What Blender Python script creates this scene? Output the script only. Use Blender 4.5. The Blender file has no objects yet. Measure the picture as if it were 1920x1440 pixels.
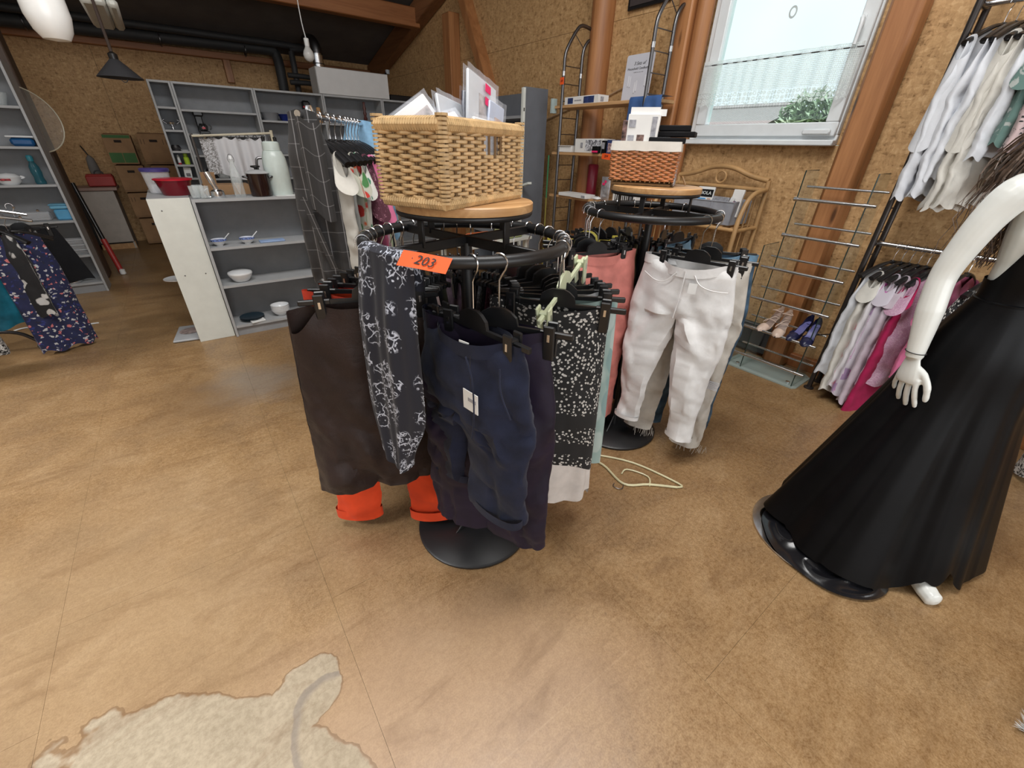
import bpy, bmesh, math, random
from mathutils import Vector, Matrix, noise
random.seed(7)
PI = math.pi; rad = math.radians; cos = math.cos; sin = math.sin
scene = bpy.context.scene
COL = scene.collection

# ------------------------------------------------------------------ camera
PITCH, ROLL, YAW, FPX = 0.52208, 0.02795, 0.64941, 770.8
cam_d = bpy.data.cameras.new('camera'); cam = bpy.data.objects.new('camera', cam_d); COL.objects.link(cam)
_f = Vector((sin(YAW)*cos(PITCH), cos(YAW)*cos(PITCH), -sin(PITCH)))
_r = Vector((cos(YAW), -sin(YAW), 0)); _u = _r.cross(_f)
_r2 = _r*cos(ROLL)+_u*sin(ROLL); _u2 = -_r*sin(ROLL)+_u*cos(ROLL)
cam.matrix_world = Matrix(((_r2.x,_u2.x,-_f.x,0),(_r2.y,_u2.y,-_f.y,0),(_r2.z,_u2.z,-_f.z,1.48),(0,0,0,1)))
cam_d.sensor_width = 36; cam_d.lens = FPX/1920*36; cam_d.clip_start = .02; cam_d.clip_end = 300
scene.camera = cam

# ------------------------------------------------------------------ world, light, exposure
w = bpy.data.worlds.new('world'); scene.world = w; w.use_nodes = True
nt = w.node_tree; nt.nodes.clear()
bg = nt.nodes.new('ShaderNodeBackground'); out = nt.nodes.new('ShaderNodeOutputWorld')
gr_ = nt.nodes.new('ShaderNodeTexNoise'); gr_.inputs['Scale'].default_value = 2.0; gr_.inputs['Detail'].default_value = 3
rp = nt.nodes.new('ShaderNodeValToRGB'); rp.color_ramp.elements[0].color = (.80,.90,.98,1); rp.color_ramp.elements[1].color = (1,1,1,1)
rp.color_ramp.elements[0].position = .35; rp.color_ramp.elements[1].position = .6
nt.links.new(gr_.outputs['Fac'], rp.inputs['Fac']); nt.links.new(rp.outputs['Color'], bg.inputs['Color'])
bg.inputs['Strength'].default_value = 1.25
nt.links.new(bg.outputs['Background'], out.inputs['Surface'])
scene.view_settings.view_transform = 'Standard'; scene.view_settings.look = 'None'
scene.view_settings.exposure = 0.0; scene.view_settings.gamma = 1; scene.view_settings.use_curve_mapping = False

def area(name, loc, target, sx, sy, power, col):
    l = bpy.data.lights.new(name, 'AREA'); l.shape = 'RECTANGLE'; l.size = sx; l.size_y = sy; l.energy = power; l.color = col
    o = bpy.data.objects.new(name, l); COL.objects.link(o); o.location = loc
    o.rotation_euler = (Vector(target)-Vector(loc)).to_track_quat('-Z', 'Y').to_euler(); return o
# daylight entering by assumed windows behind the photographer and by the window in view
area('daylight_rear_window', (0.6,-3.35,1.75), (0.6,0,1.45), 4.6, 1.9, 100, (.96,.98,1))
area('overhead_fill_light', (0.4,1.0,4.45), (0.5,1.3,0), 3.4, 1.2, 185, (1,.985,.96))  # unseen overhead fill added below the closed roof, which has no skylight

# ------------------------------------------------------------------ mesh builder
class MB:
    def __init__(s): s.v=[]; s.f=[]; s.uv={}; s.m=None; s.sm=[]
    def tr(s, m): s.m=m; return s
    def add(s, pts, faces, smooth=True, uvs=None):
        b=len(s.v)
        for i,p in enumerate(pts):
            p=Vector(p); s.v.append(s.m@p if s.m else p)
            if uvs: s.uv[b+i]=uvs[i]
        for f in faces: s.f.append([b+i for i in f]); s.sm.append(smooth)
        return s
    def box(s, c, d, rot=None, bev=0.0):
        x,y,z=d[0]/2,d[1]/2,d[2]/2; M=Matrix.Translation(Vector(c))
        if rot is not None: M=M@(rot if isinstance(rot,Matrix) else Matrix.Rotation(rot,4,'Z'))
        if bev<=0:
            P=[(-x,-y,-z),(x,-y,-z),(x,y,-z),(-x,y,-z),(-x,-y,z),(x,-y,z),(x,y,z),(-x,y,z)]
            F=[(0,3,2,1),(4,5,6,7),(0,1,5,4),(1,2,6,5),(2,3,7,6),(3,0,4,7)]
        else:
            b=min(bev,x*.9,y*.9,z*.9); P=[];F=[]; idx={}
            for sx in(-1,1):
                for sy in(-1,1):
                    for sz in(-1,1):
                        for a in range(3):
                            q=[sx*(x-b),sy*(y-b),sz*(z-b)]; q[a]=(sx*x,sy*y,sz*z)[a]
                            idx[(sx,sy,sz,a)]=len(P); P.append(q)
            I=lambda sx,sy,sz,a: idx[(sx,sy,sz,a)]
            for t in(-1,1):
                F.append([I(t,-1,-1,0),I(t,1,-1,0),I(t,1,1,0),I(t,-1,1,0)])
                F.append([I(-1,t,-1,1),I(1,t,-1,1),I(1,t,1,1),I(-1,t,1,1)])
                F.append([I(-1,-1,t,2),I(1,-1,t,2),I(1,1,t,2),I(-1,1,t,2)])
            for p in(-1,1):
                for q in(-1,1):
                    F.append([I(p,q,-1,0),I(p,q,1,0),I(p,q,1,1),I(p,q,-1,1)])
                    F.append([I(p,-1,q,0),I(p,1,q,0),I(p,1,q,2),I(p,-1,q,2)])
                    F.append([I(-1,p,q,1),I(1,p,q,1),I(1,p,q,2),I(-1,p,q,2)])
                    for r in(-1,1): F.append([I(p,q,r,0),I(p,q,r,1),I(p,q,r,2)])
        return s.add([M@Vector(p) for p in P],F,False)
    def tube(s, pts, r, n=8, closed=False, caps=True, flat=1.0):
        pts=[Vector(p) for p in pts]; L=len(pts); rr=r if isinstance(r,(list,tuple)) else [r]*L
        P=[];F=[]; up=None
        for i in range(L):
            a=pts[(i-1)%L] if (closed or i>0) else pts[0]; b=pts[(i+1)%L] if (closed or i<L-1) else pts[-1]
            t=(b-a); t=t.normalized() if t.length>1e-9 else Vector((0,0,1))
            if up is None: up=Vector((0,0,1)) if abs(t.z)<.9 else Vector((1,0,0))
            x=(up-t*up.dot(t)); x=x.normalized() if x.length>1e-6 else t.orthogonal().normalized()
            y=t.cross(x); up=x
            for k in range(n):
                an=2*PI*k/n; P.append(pts[i]+x*(rr[i]*cos(an)*flat)+y*(rr[i]*sin(an)))
        for i in range(L if closed else L-1):
            j=(i+1)%L
            for k in range(n): F.append((i*n+k,i*n+(k+1)%n,j*n+(k+1)%n,j*n+k))
        if caps and not closed: F.append(list(range(n))[::-1]); F.append([(L-1)*n+k for k in range(n)])
        return s.add(P,F,True)
    def lathe(s, prof, n=24, o=(0,0,0), closed=False):
        P=[];F=[];L=len(prof)
        for r,z in prof:
            for k in range(n): P.append((o[0]+r*cos(2*PI*k/n),o[1]+r*sin(2*PI*k/n),o[2]+z))
        for i in range(L-1):
            for k in range(n): F.append((i*n+k,i*n+(k+1)%n,(i+1)*n+(k+1)%n,(i+1)*n+k))
        if prof[0][0]>1e-5: F.append(list(range(n))[::-1])
        if prof[-1][0]>1e-5 and not closed: F.append([(L-1)*n+k for k in range(n)])
        if closed: F.pop()
        return s.add(P,F,True)
    def grid(s, fn, nu, nv, cu=False, uvf=None):
        P=[];F=[];U=[]
        for j in range(nv+1):
            for i in range(nu if cu else nu+1):
                P.append(fn(i/nu,j/nv))
                if uvf: U.append(uvf(i/nu,j/nv))
        W=nu if cu else nu+1
        for j in range(nv):
            for i in range(nu):
                F.append((j*W+i,j*W+(i+1)%W,(j+1)*W+(i+1)%W,(j+1)*W+i))
        return s.add(P,F,True,U or None)
    def prism(s, pts, d, axis='y', o=(0,0,0)):
        """2-D outline (a,b) extruded by d centred on axis: y -> (a,*,b), x -> (*,a,b), z -> (a,b,*)"""
        n=len(pts); P=[]
        for t in(-d/2,d/2):
            for a,b in pts:
                q={'y':(a,t,b),'x':(t,a,b),'z':(a,b,t)}[axis]; P.append((q[0]+o[0],q[1]+o[1],q[2]+o[2]))
        F=[list(range(n)),[n+i for i in range(n)][::-1]]+[(i,n+i,n+(i+1)%n,(i+1)%n) for i in range(n)]
        return s.add(P,F,False)
    def mesh(s, name, ang=38):
        me=bpy.data.meshes.new(name); me.from_pydata([tuple(p) for p in s.v],[],s.f); me.update()
        bm=bmesh.new(); bm.from_mesh(me); bmesh.ops.recalc_face_normals(bm,faces=bm.faces); bm.to_mesh(me); bm.free()
        me.polygons.foreach_set('use_smooth',[True]*len(me.polygons)); me.set_sharp_from_angle(angle=rad(ang))
        if s.uv:
            l=me.uv_layers.new(name='UVMap')
            for lp in me.loops: l.data[lp.index].uv=s.uv.get(lp.vertex_index,(0,0))
        return me
    def build(s, name, mat, parent=None, loc=None, rot=None, ang=38):
        me=s.mesh(name,ang); me.materials.append(mat); return inst(name,me,parent,loc,rot)
def inst(name, me, parent=None, loc=None, rot=None):
    o=bpy.data.objects.new(name,me); COL.objects.link(o)
    if parent: o.parent=parent
    if loc is not None: o.location=loc
    if rot is not None: o.rotation_euler=rot if isinstance(rot,(tuple,list)) else (0,0,rot)
    return o
def tag(o, label=None, cat=None, group=None, kind=None):
    if label: o['label']=label
    if cat: o['category']=cat
    if group: o['group']=group
    if kind: o['kind']=kind
    return o
def thing(name, label, cat, loc=(0,0,0), rot=0, group=None):
    o=bpy.data.objects.new(name,None); COL.objects.link(o); o.location=loc; o.empty_display_size=.05
    o.rotation_euler=rot if isinstance(rot,(tuple,list)) else (0,0,rot)
    return tag(o,label,cat,group)
def struct(o): o['kind']='structure'; return o
def dup(root, label, loc=None, rot=None):
    def cp(o,p):
        c=o.copy(); COL.objects.link(c); c.parent=p
        for ch in o.children: cp(ch,c)
        return c
    r=cp(root,None); r['label']=label
    if loc is not None: r.location=loc
    if rot is not None: r.rotation_euler=(0,0,rot)
    return r
def n3(x,y,z,s=1.0): return noise.noise(Vector((x*s,y*s,z*s)))
def arc(c, r, a0, a1, n=10, plane='xz'):
    o=[]
    for i in range(n+1):
        a=rad(a0+(a1-a0)*i/n); p,q=r*cos(a),r*sin(a)
        o.append({'xz':(c[0]+p,c[1],c[2]+q),'xy':(c[0]+p,c[1]+q,c[2]),'yz':(c[0],c[1]+p,c[2]+q)}[plane])
    return o
def smooth(pts, k=3, closed=False):
    """Catmull-Rom through pts"""
    P=[Vector(p) for p in pts]; n=len(P); o=[]
    for i in range(n if closed else n-1):
        a=P[(i-1)%n] if closed or i>0 else P[0]; b=P[i]; c=P[(i+1)%n]; d=P[(i+2)%n] if closed or i<n-2 else P[-1]
        for j in range(k):
            t=j/k; o.append(.5*((2*b)+(c-a)*t+(2*a-5*b+4*c-d)*t*t+(3*b-a-3*c+d)*t**3))
    if not closed: o.append(P[-1])
    return o
def lettering(name, txt, size, mat, parent, loc, rot, shear=0.0, ex=.0006):
    c=bpy.data.curves.new(name,'FONT'); c.body=txt; c.size=size; c.extrude=ex; c.align_x='CENTER'; c.align_y='CENTER'; c.shear=shear; c.resolution_u=2
    t=bpy.data.objects.new('tmp',c); COL.objects.link(t)
    dg=bpy.context.evaluated_depsgraph_get(); me=bpy.data.meshes.new_from_object(t.evaluated_get(dg)); me.name=name
    bpy.data.objects.remove(t); bpy.data.curves.remove(c); me.materials.clear(); me.materials.append(mat)
    return inst(name,me,parent,loc,rot)

# ------------------------------------------------------------------ materials
MATS={}
class N:
    def __init__(s,name):
        s.m=bpy.data.materials.new(name); s.m.use_nodes=True; s.t=s.m.node_tree; s.b=s.t.nodes['Principled BSDF']; s.out=s.t.nodes['Material Output']
    def n(s,ty,**k):
        o=s.t.nodes.new('ShaderNode'+ty)
        for a,b in k.items():
            if hasattr(o,a) and a not in o.inputs: setattr(o,a,b)
            else: o.inputs[a.replace('_',' ') if a not in o.inputs else a].default_value=b
        return o
    def l(s,a,b): s.t.links.new(a,b)
    def set(s,**k):
        for a,b in k.items(): s.b.inputs[a.replace('_',' ')].default_value=b
        return s
    def coord(s,kind='Object',scale=(1,1,1),rot=(0,0,0)):
        if kind=='Position': c=s.n('NewGeometry').outputs['Position']
        else: c=s.n('TexCoord').outputs[kind]
        mp=s.n('Mapping'); mp.inputs['Scale'].default_value=scale; mp.inputs['Rotation'].default_value=rot; s.l(c,mp.inputs['Vector']); return mp.outputs['Vector']
    def noise(s,vec,scale,detail=4,rough=.55,dist=0):
        o=s.n('TexNoise',Scale=scale,Detail=detail,Roughness=rough,Distortion=dist); s.l(vec,o.inputs['Vector']); return o.outputs['Fac']
    def vor(s,vec,scale,feature='F1',out='Distance',rnd=1.0):
        o=s.n('TexVoronoi',Scale=scale,Randomness=rnd); o.feature=feature; s.l(vec,o.inputs['Vector']); return o.outputs[out]
    def ramp(s,fac,stops,interp='LINEAR'):
        o=s.n('ValToRGB'); r=o.color_ramp; r.interpolation=interp
        while len(r.elements)<len(stops): r.elements.new(.5)
        for e,(p,c) in zip(r.elements,stops): e.position=p; e.color=(c,c,c,1) if isinstance(c,(int,float)) else (*c,1)
        s.l(fac,o.inputs['Fac']); return o.outputs['Color']
    def mix(s,fac,a,b,mode='MIX'):
        o=s.n('Mix',data_type='RGBA'); o.blend_type=mode
        for inp,val in((o.inputs[0],fac),(o.inputs[6],a),(o.inputs[7],b)):
            if isinstance(val,(int,float)): inp.default_value=val
            elif isinstance(val,tuple): inp.default_value=(*val,1)
            else: s.l(val,inp)
        return o.outputs[2]
    def math(s,op,a,b=0.0,c=None):
        o=s.n('Math'); o.operation=op
        for i,v in enumerate((a,b)+((c,) if c is not None else ())):
            if isinstance(v,(int,float)): o.inputs[i].default_value=v
            else: s.l(v,o.inputs[i])
        return o.outputs[0]
    def bump(s,h,strength=.3,dist=.002):
        o=s.n('Bump',Strength=strength,Distance=dist); s.l(h,o.inputs['Height']); s.l(o.outputs['Normal'],s.b.inputs['Normal'])
    def color(s,c): s.l(c,s.b.inputs['Base Color']); return s
    def sep(s,v):
        o=s.n('SeparateXYZ'); s.l(v,o.inputs[0]); return o.outputs
def flat(name,col,rough=.5,metal=0,var=.06,scale=9,bump=0,bscale=120,**k):
    if name in MATS: return MATS[name]
    m=N(name); m.set(Roughness=rough,Metallic=metal,**k)
    v=m.coord(); f=m.noise(v,scale,4); d=tuple(max(0,c*(1-var*2)) for c in col); e=tuple(min(1,c*(1+var)) for c in col)
    m.color(m.ramp(f,[(.3,d),(.7,e)]))
    if bump: m.bump(m.noise(v,bscale,3),bump)
    MATS[name]=m.m; return m.m
def cloth(name,col,rough=.85,var=.08,weave=900,bump=.25,sheen=.15,wr=0):
    if name in MATS: return MATS[name]
    m=N(name); m.set(Roughness=rough,Sheen_Weight=sheen*.4,Specular_IOR_Level=.25)
    v=m.coord(); f=m.noise(v,14,5); d=tuple(c*(1-var*2.2) for c in col); e=tuple(min(1,c*(1+var)) for c in col)
    m.color(m.ramp(f,[(.3,d),(.7,e)])); h=m.noise(v,weave,2)
    if wr: h=m.math('ADD',m.math('MULTIPLY',h,.35),m.math('MULTIPLY',m.noise(v,26,4,.6,1.2),wr))
    m.bump(h,bump,.002 if not wr else .006); MATS[name]=m.m; return m.m
def metal(name,col=(.75,.76,.78),rough=.22): return flat(name,col,rough,1,.03)
def glassy(name,col=(.9,.96,.95),rough=.02,alpha=.25,tint=None,face=.45):
    """thin clear plastic / glass: mostly see-through with a glossy surface"""
    if name in MATS: return MATS[name]
    m=N(name); m.set(Roughness=rough,Base_Color=(*col,1),Specular_IOR_Level=.6)
    tr=m.n('BsdfTransparent'); tr.inputs['Color'].default_value=(*(tint or (1,1,1)),1); mx=m.n('MixShader')
    fr=m.n('LayerWeight',Blend=.35); f=m.math('ADD',m.math('MULTIPLY',fr.outputs['Facing'],face),alpha)
    m.l(f,mx.inputs[0]); m.l(tr.outputs[0],mx.inputs[1]); m.l(m.b.outputs[0],mx.inputs[2]); m.l(mx.outputs[0],m.out.inputs['Surface'])
    MATS[name]=m.m; return m.m

def m_osb(name='osb',tint=1.0):
    m=N(name); v=m.coord('Position'); m.set(Roughness=.6,Specular_IOR_Level=.3)
    t=m.n('TexNoise',Scale=9,Detail=2); m.l(v,t.inputs['Vector']); wv=m.mix(.03,v,t.outputs['Color'])
    def lay(sc,rot,s1):
        mp=m.n('Mapping'); mp.inputs['Scale'].default_value=sc; mp.inputs['Rotation'].default_value=rot; m.l(wv,mp.inputs['Vector']); return m.vor(mp.outputs['Vector'],s1,'F1','Color'),m.vor(mp.outputs['Vector'],s1)
    c1,d1=lay((30,30,80),(.6,.5,.3),1.0); c2,d2=lay((30,85,30),(-.5,.4,.7),1.0); c3,d3=lay((85,30,30),(.4,-.6,.5),1.0)
    f=m.noise(v,70,5,.7); g1=m.sep(c1)[0]; g2=m.sep(c2)[1]; g3=m.sep(c3)[2]
    s=m.math('ADD',m.math('ADD',m.math('MULTIPLY',g1,.16),m.math('MULTIPLY',g2,.15)),m.math('ADD',m.math('MULTIPLY',g3,.15),m.math('MULTIPLY',f,.50)))
    big=m.noise(v,1.3,3); k=tint
    col=m.ramp(s,[(.26,(.17*k,.09*k,.034*k)),(.40,(.355*k,.215*k,.098*k)),(.56,(.44*k,.275*k,.13*k)),(.80,(.60*k,.42*k,.235*k))])
    m.color(m.mix(m.math('MULTIPLY',big,.3),col,(.33*k,.185*k,.078*k))); m.bump(s,.3,.003); return m.m
def m_wood(name,c0,c1,axis=2,rough=.45,sc=5.0,knots=False):
    if name in MATS: return MATS[name]
    m=N(name); m.set(Roughness=rough); st=[sc*6]*3; st[axis]=sc*.35
    v=m.coord('Object',tuple(st)); f=m.noise(v,1.0,6,.62,.9); v2=m.coord('Object',tuple(x*6 for x in st)); g=m.noise(v2,1.0,3)
    s=m.math('ADD',m.math('MULTIPLY',f,.8),m.math('MULTIPLY',g,.2)); col=m.ramp(s,[(.32,c0),(.68,c1)])
    if knots:
        k=m.coord('Object',(7,7,1.6) if axis==2 else (1.6,7,7)); kd=m.vor(k,1.0); col=m.mix(m.ramp(kd,[(.05,1.0),(.13,0.0)]),col,tuple(c*.35 for c in c0))
    m.color(col); m.bump(s,.12,.002); MATS[name]=m.m; return m.m
OSB=m_osb('osb_board',1.28); 
BEAM=m_wood('beam_wood',(.27,.105,.036),(.47,.215,.085),2,.45,2.2,True)
BEAMX=m_wood('beam_wood_x',(.22,.075,.022),(.40,.165,.06),0,.5,2.2)
BEAMY=m_wood('rafter_wood',(.16,.062,.022),(.30,.13,.055),1,.55,2.2)
OAK=m_wood('oak_board',(.40,.20,.075),(.66,.40,.185),0,.38,4)
SHELFW=m_wood('shelf_wood',(.40,.215,.09),(.58,.35,.17),1,.5,3)
BLACKM=flat('black_powder_coat',(.009,.009,.010),.42,0,.1,20,.05,300)
BLACKP=flat('black_plastic',(.010,.010,.011),.32,0,.1,20)
CHROME=metal('chrome'); STEEL=metal('dark_steel',(.17,.165,.17),.38); GUNM=flat('bronze_tube',(.055,.048,.046),.35,.6)
WHITEP=flat('white_plastic',(.80,.81,.80),.35); WHITEM=flat('white_lacquer',(.70,.72,.67),.4,0,.03); GREYL=flat('grey_laminate',(.30,.31,.325),.5,0,.06)
GREYD=flat('grey_backboard',(.22,.23,.245),.6,0,.05); GREYF=flat('grey_shelf_front',(.40,.41,.42),.5,0,.04)
# ================================================================== THE SETTING
XW, YB, XL, YR = 3.65, 9.3, -4.2, -3.4
def zroof(y): return 2.74+.26*(YB-y)
def m_floor():
    m=N('floor_screed'); v=m.coord('Position'); m.set(Specular_IOR_Level=.45)
    big=m.noise(v,.9,5,.6,.4); mid=m.noise(v,4.5,6,.65,.6); fine=m.noise(v,55,5,.7); speck=m.noise(v,190,3,.6)
    base=m.ramp(big,[(.34,(.17,.082,.028)),(.45,(.28,.15,.054)),(.55,(.37,.215,.088)),(.66,(.43,.275,.135))])
    base=m.mix(.55,base,m.ramp(mid,[(.36,(.15,.07,.023)),(.50,(.31,.168,.06)),(.64,(.45,.29,.14))]))
    base=m.mix(.34,base,m.ramp(fine,[(.38,(.17,.092,.036)),(.62,(.54,.38,.205))]))
    base=m.mix(.17,base,m.ramp(speck,[(.42,(.14,.075,.03)),(.58,(.58,.42,.25))]))
    x,y,z=m.sep(v)
    def blob(cx,cy,rx,ry,a,w,ns,na):
        c,s=cos(a),sin(a); dx=m.math('SUBTRACT',x,cx); dy=m.math('SUBTRACT',y,cy)
        p=m.math('DIVIDE',m.math('ADD',m.math('MULTIPLY',dx,c),m.math('MULTIPLY',dy,s)),rx)
        q=m.math('DIVIDE',m.math('SUBTRACT',m.math('MULTIPLY',dy,c),m.math('MULTIPLY',dx,s)),ry)
        d=m.math('SQRT',m.math('ADD',m.math('MULTIPLY',p,p),m.math('MULTIPLY',q,q)))
        d=m.math('ADD',d,m.math('MULTIPLY',m.math('SUBTRACT',m.noise(v,ns,4,.55),.5),na)); return d
    # paler areas to the left and in front, bare patch with a crisp torn edge, grey rub mark by the counter
    worn=m.ramp(blob(-.9,1.3,1.5,1.6,.3,0,1.6,1.3),[(.35,1.0),(1.1,0.0)]); base=m.mix(m.math('MULTIPLY',worn,.5),base,(.37,.265,.16))
    pk=m.ramp(blob(.25,.55,.75,.45,-.5,0,2.2,1.0),[(.45,1.0),(1.0,0.0)]); base=m.mix(m.math('MULTIPLY',pk,.5),base,(.42,.285,.185))
    d=m.math('MINIMUM',blob(-.36,.80,.45,.175,-.75,0,5,.9),blob(-.11,.86,.11,.10,.2,0,9,.6))
    edge=m.ramp(d,[(.93,0.0),(.97,1.0),(1.0,1.0),(1.05,0.0)]); base=m.mix(m.math('MULTIPLY',edge,.6),base,(.17,.095,.045))
    bare=m.ramp(d,[(.94,1.0),(.975,0.0)]); bc=m.ramp(mid,[(.3,(.31,.262,.18)),(.7,(.43,.37,.27))]); bc=m.mix(.3,bc,m.ramp(fine,[(.38,(.20,.165,.11)),(.62,(.55,.48,.36))])); base=m.mix(m.math('MULTIPLY',bare,.82),base,bc)
    t=blob(.0,.62,.16,.28,.4,0,7,.25); ring=m.ramp(t,[(.86,0.0),(.93,1.0),(.98,1.0),(1.06,0.0)]); base=m.mix(m.math('MULTIPLY',m.math('MULTIPLY',ring,bare),.6),base,(.20,.17,.15))
    g=m.ramp(blob(.08,3.1,.35,.45,.6,0,4,1.2),[(.3,1.0),(.95,0.0)]); base=m.mix(m.math('MULTIPLY',g,.6),base,(.27,.24,.21))
    g2=m.ramp(blob(-.25,3.0,.35,.55,.2,0,5,1.3),[(.3,1.0),(.95,0.0)]); base=m.mix(m.math('MULTIPLY',g2,.5),base,(.19,.115,.06))
    # thin pale scratches
    for k,(rz,sc,off) in enumerate(((.5,(.55,9,1),0),(-.9,(.45,8,1),.37),(1.7,(.4,10,1),.11))):
        sv=m.coord('Position',sc,(0,0,rz)); s=m.vor(sv,1.1,'DISTANCE_TO_EDGE'); msk=m.ramp(m.noise(sv,.9,3,.5),[(.56+off*.02,0.0),(.66,1.0)])
        base=m.mix(m.math('MULTIPLY',m.math('MULTIPLY',m.ramp(s,[(.002,1.0),(.012,0.0)]),msk),.13),base,(.62,.47,.30))
    dots=m.vor(v,2.3); base=m.mix(m.math('MULTIPLY',m.ramp(dots,[(.012,1.0),(.022,0.0)]),.8),base,(.08,.045,.025))
    base=m.mix(1.0,base,(.80,.785,.77),'MULTIPLY'); st=m.ramp(m.noise(m.coord('Position',(1.2,4.5,1),(0,0,.5)),1.6,5,.7,1.2),[(.52,0.0),(.68,1.0)]); base=m.mix(m.math('MULTIPLY',st,.38),base,(.13,.065,.026)); m.color(base); r=m.ramp(mid,[(.3,.30),(.75,.46)]); m.l(m.mix(bare,r,(.7,.7,.7)),m.b.inputs['Roughness'])
    m.bump(m.math('ADD',m.math('MULTIPLY',fine,.5),m.math('MULTIPLY',mid,.6)),.14,.004); return m.m
FLOOR=m_floor()
fb=MB().box(((XL+XW)/2,(YB+YR)/2,-.045),(XW-XL+.6,YB-YR+.6,.05)).build('floor',flat('floor_joint',(.10,.06,.03),.8)); struct(fb)
fx=[XL,-3.3,-2.45,-1.6,-.75,.04,.93,1.85,2.75,XW]; offs=[.2,1.0,.4,1.2,1.56,1.13,.15,1.05,.55]
for i in range(len(fx)-1):
    y=YR; ys=[YR]+[offs[i]+k*2.05 for k in range(-3,6) if YR+.2<offs[i]+k*2.05<YB-.2]+[YB]
    for a,b in zip(ys,ys[1:]):
        g=.0007; MB().box(((fx[i]+fx[i+1])/2,(a+b)/2,-.01),(fx[i+1]-fx[i]-g,b-a-g,.02)).build('floor_panel',FLOOR,fb)

def panel(parent,x0,x1,y0,y1,z0,z1,mat=OSB):
    return MB().box(((x0+x1)/2,(y0+y1)/2,(z0+z1)/2),(x1-x0,y1-y0,z1-z0)).build('osb_panel',mat,parent)
W0,W1,WZ0,WZ1=1.28,2.38,1.545,2.85     # window opening in the gable wall
wr=MB().box((XW+.09,-1.1,1.3),(.10,4.58,2.6)).build('wall_right',flat('wall_core',(.4,.4,.38),.9)); struct(wr)
g=.0015
def strip(y0,y1,zs):
    for a,b in zip(zs,zs[1:]): panel(wr,XW,XW+.035,y0+g,y1-g,a+g,b-g)
ye=[-3.4,-2.4,-1.2,0,1.2,W1+.07,3.42,4.3,5.55,6.8,8.05,9.3]
for y0,y1 in zip(ye,ye[1:]):
    top=zroof(y0)+.05
    if y0==1.2:
        strip(y0,y1,[0,WZ0]); strip(y0,W0,[WZ0,WZ1]); strip(W1,y1,[WZ0,WZ1]); strip(y0,y1,[WZ1,top])
    else: strip(y0,y1,[0,2.5,top] if top>2.7 else [0,top])
wb=MB().box(((XL+XW)/2,YB+.1,1.4),(XW-XL,.10,2.8)).build('wall_back',flat('wall_core',(.4,.4,.38),.9)); struct(wb)
xe=[XL,-2.9,-1.66,-.42,.82,1.24,2.48,XW]
for a,b in zip(xe,xe[1:]): panel(wb,a+g,b-g,YB,YB+.035,0,2.78)
wl=MB().box((XL-.05,(YB+YR)/2,1.5),(.1,YB-YR,3.0)).build('wall_left',flat('wall_plaster',(.62,.55,.45),.9)); struct(wl)
mb=MB(); mb.box((0,0,0),(.01,.01,.01))
mb=MB()
for c,d in (((-2.95,YR-.06,2.9),(2.5,.12,5.8)),((3.3,YR-.06,2.9),(.8,.12,5.8)),((.6,YR-.06,.4),(4.6,.12,.8)),((.6,YR-.06,4.25),(4.6,.12,3.1))): mb.box(c,d)
struct(mb.build('wall_rear',flat('wall_plaster',(.62,.55,.45),.9)))
# roof underside
sl=math.atan(.26); rm=Matrix.Rotation(-sl,4,'X')
ceil=MB().box(((XL+XW)/2,(YB+YR)/2,zroof((YB+YR)/2)+.06),(XW-XL+.5,(YB-YR)/cos(sl)+.6,.12),rm).build('ceiling',flat('roof_underside',(.115,.098,.088),.9,0,.1,3)); struct(ceil)
# timber: gable rafter, posts, brace, purlin, wall plate, stud
def trim(mb,n,mat): return struct(mb.build('trim_%d'%n,mat))
def rz(y): return zroof(y)-.13
trim(MB().box((3.56,(YB-2)/2+1.0,rz((YB-2)/2+1.0)-.02),(.16,(YB+2-.6),.26),rm,.008),1,BEAMY)
trim(MB().box((3.57,6.28,1.5),(.16,.20,3.0),None,.01),2,BEAM)
b0,b1=Vector((3.585,6.02,3.25)),Vector((3.585,4.35,.4)); br=(b0-b1)
trim(MB().box((b0+b1)/2,(.12,.15,br.length),br.to_track_quat('Z','X').to_matrix().to_4x4(),.01),3,BEAM)
trim(MB().tube([(3.585,3.50,0),(3.585,3.50,4.1)],.105,14),4,BEAM)                       # rounded wall post
trim(MB().box((3.57,2.56,2.1),(.16,.13,4.2),None,.012),5,BEAM)                           # double post beside the window
trim(MB().tube([(3.575,2.435,0),(3.575,2.435,4.3)],.062,14),6,BEAM)
trim(MB().box((3.575,1.135,2.3),(.15,.165,4.6),None,.022),7,BEAM)                        # big post right of the window
trim(MB().box((-.3,7.22,3.08),(7.7,.15,.23),None,.01),8,BEAMX)                           # purlin
trim(MB().box((-.3,9.24,2.605),(7.8,.11,.085),None,.008),9,BEAMX)                        # wall plate
trim(MB().box((1.19,9.255,2.42),(.10,.08,.30),None,.006),10,BEAM)
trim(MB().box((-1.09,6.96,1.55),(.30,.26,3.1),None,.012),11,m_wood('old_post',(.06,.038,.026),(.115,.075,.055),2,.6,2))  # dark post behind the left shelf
# floor-level baseboard-like sole plate on the gable wall
struct(MB().box((3.625,3.0,.05),(.05,12.4,.10),None,.004).build('baseboard_right',BEAMX))

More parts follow.
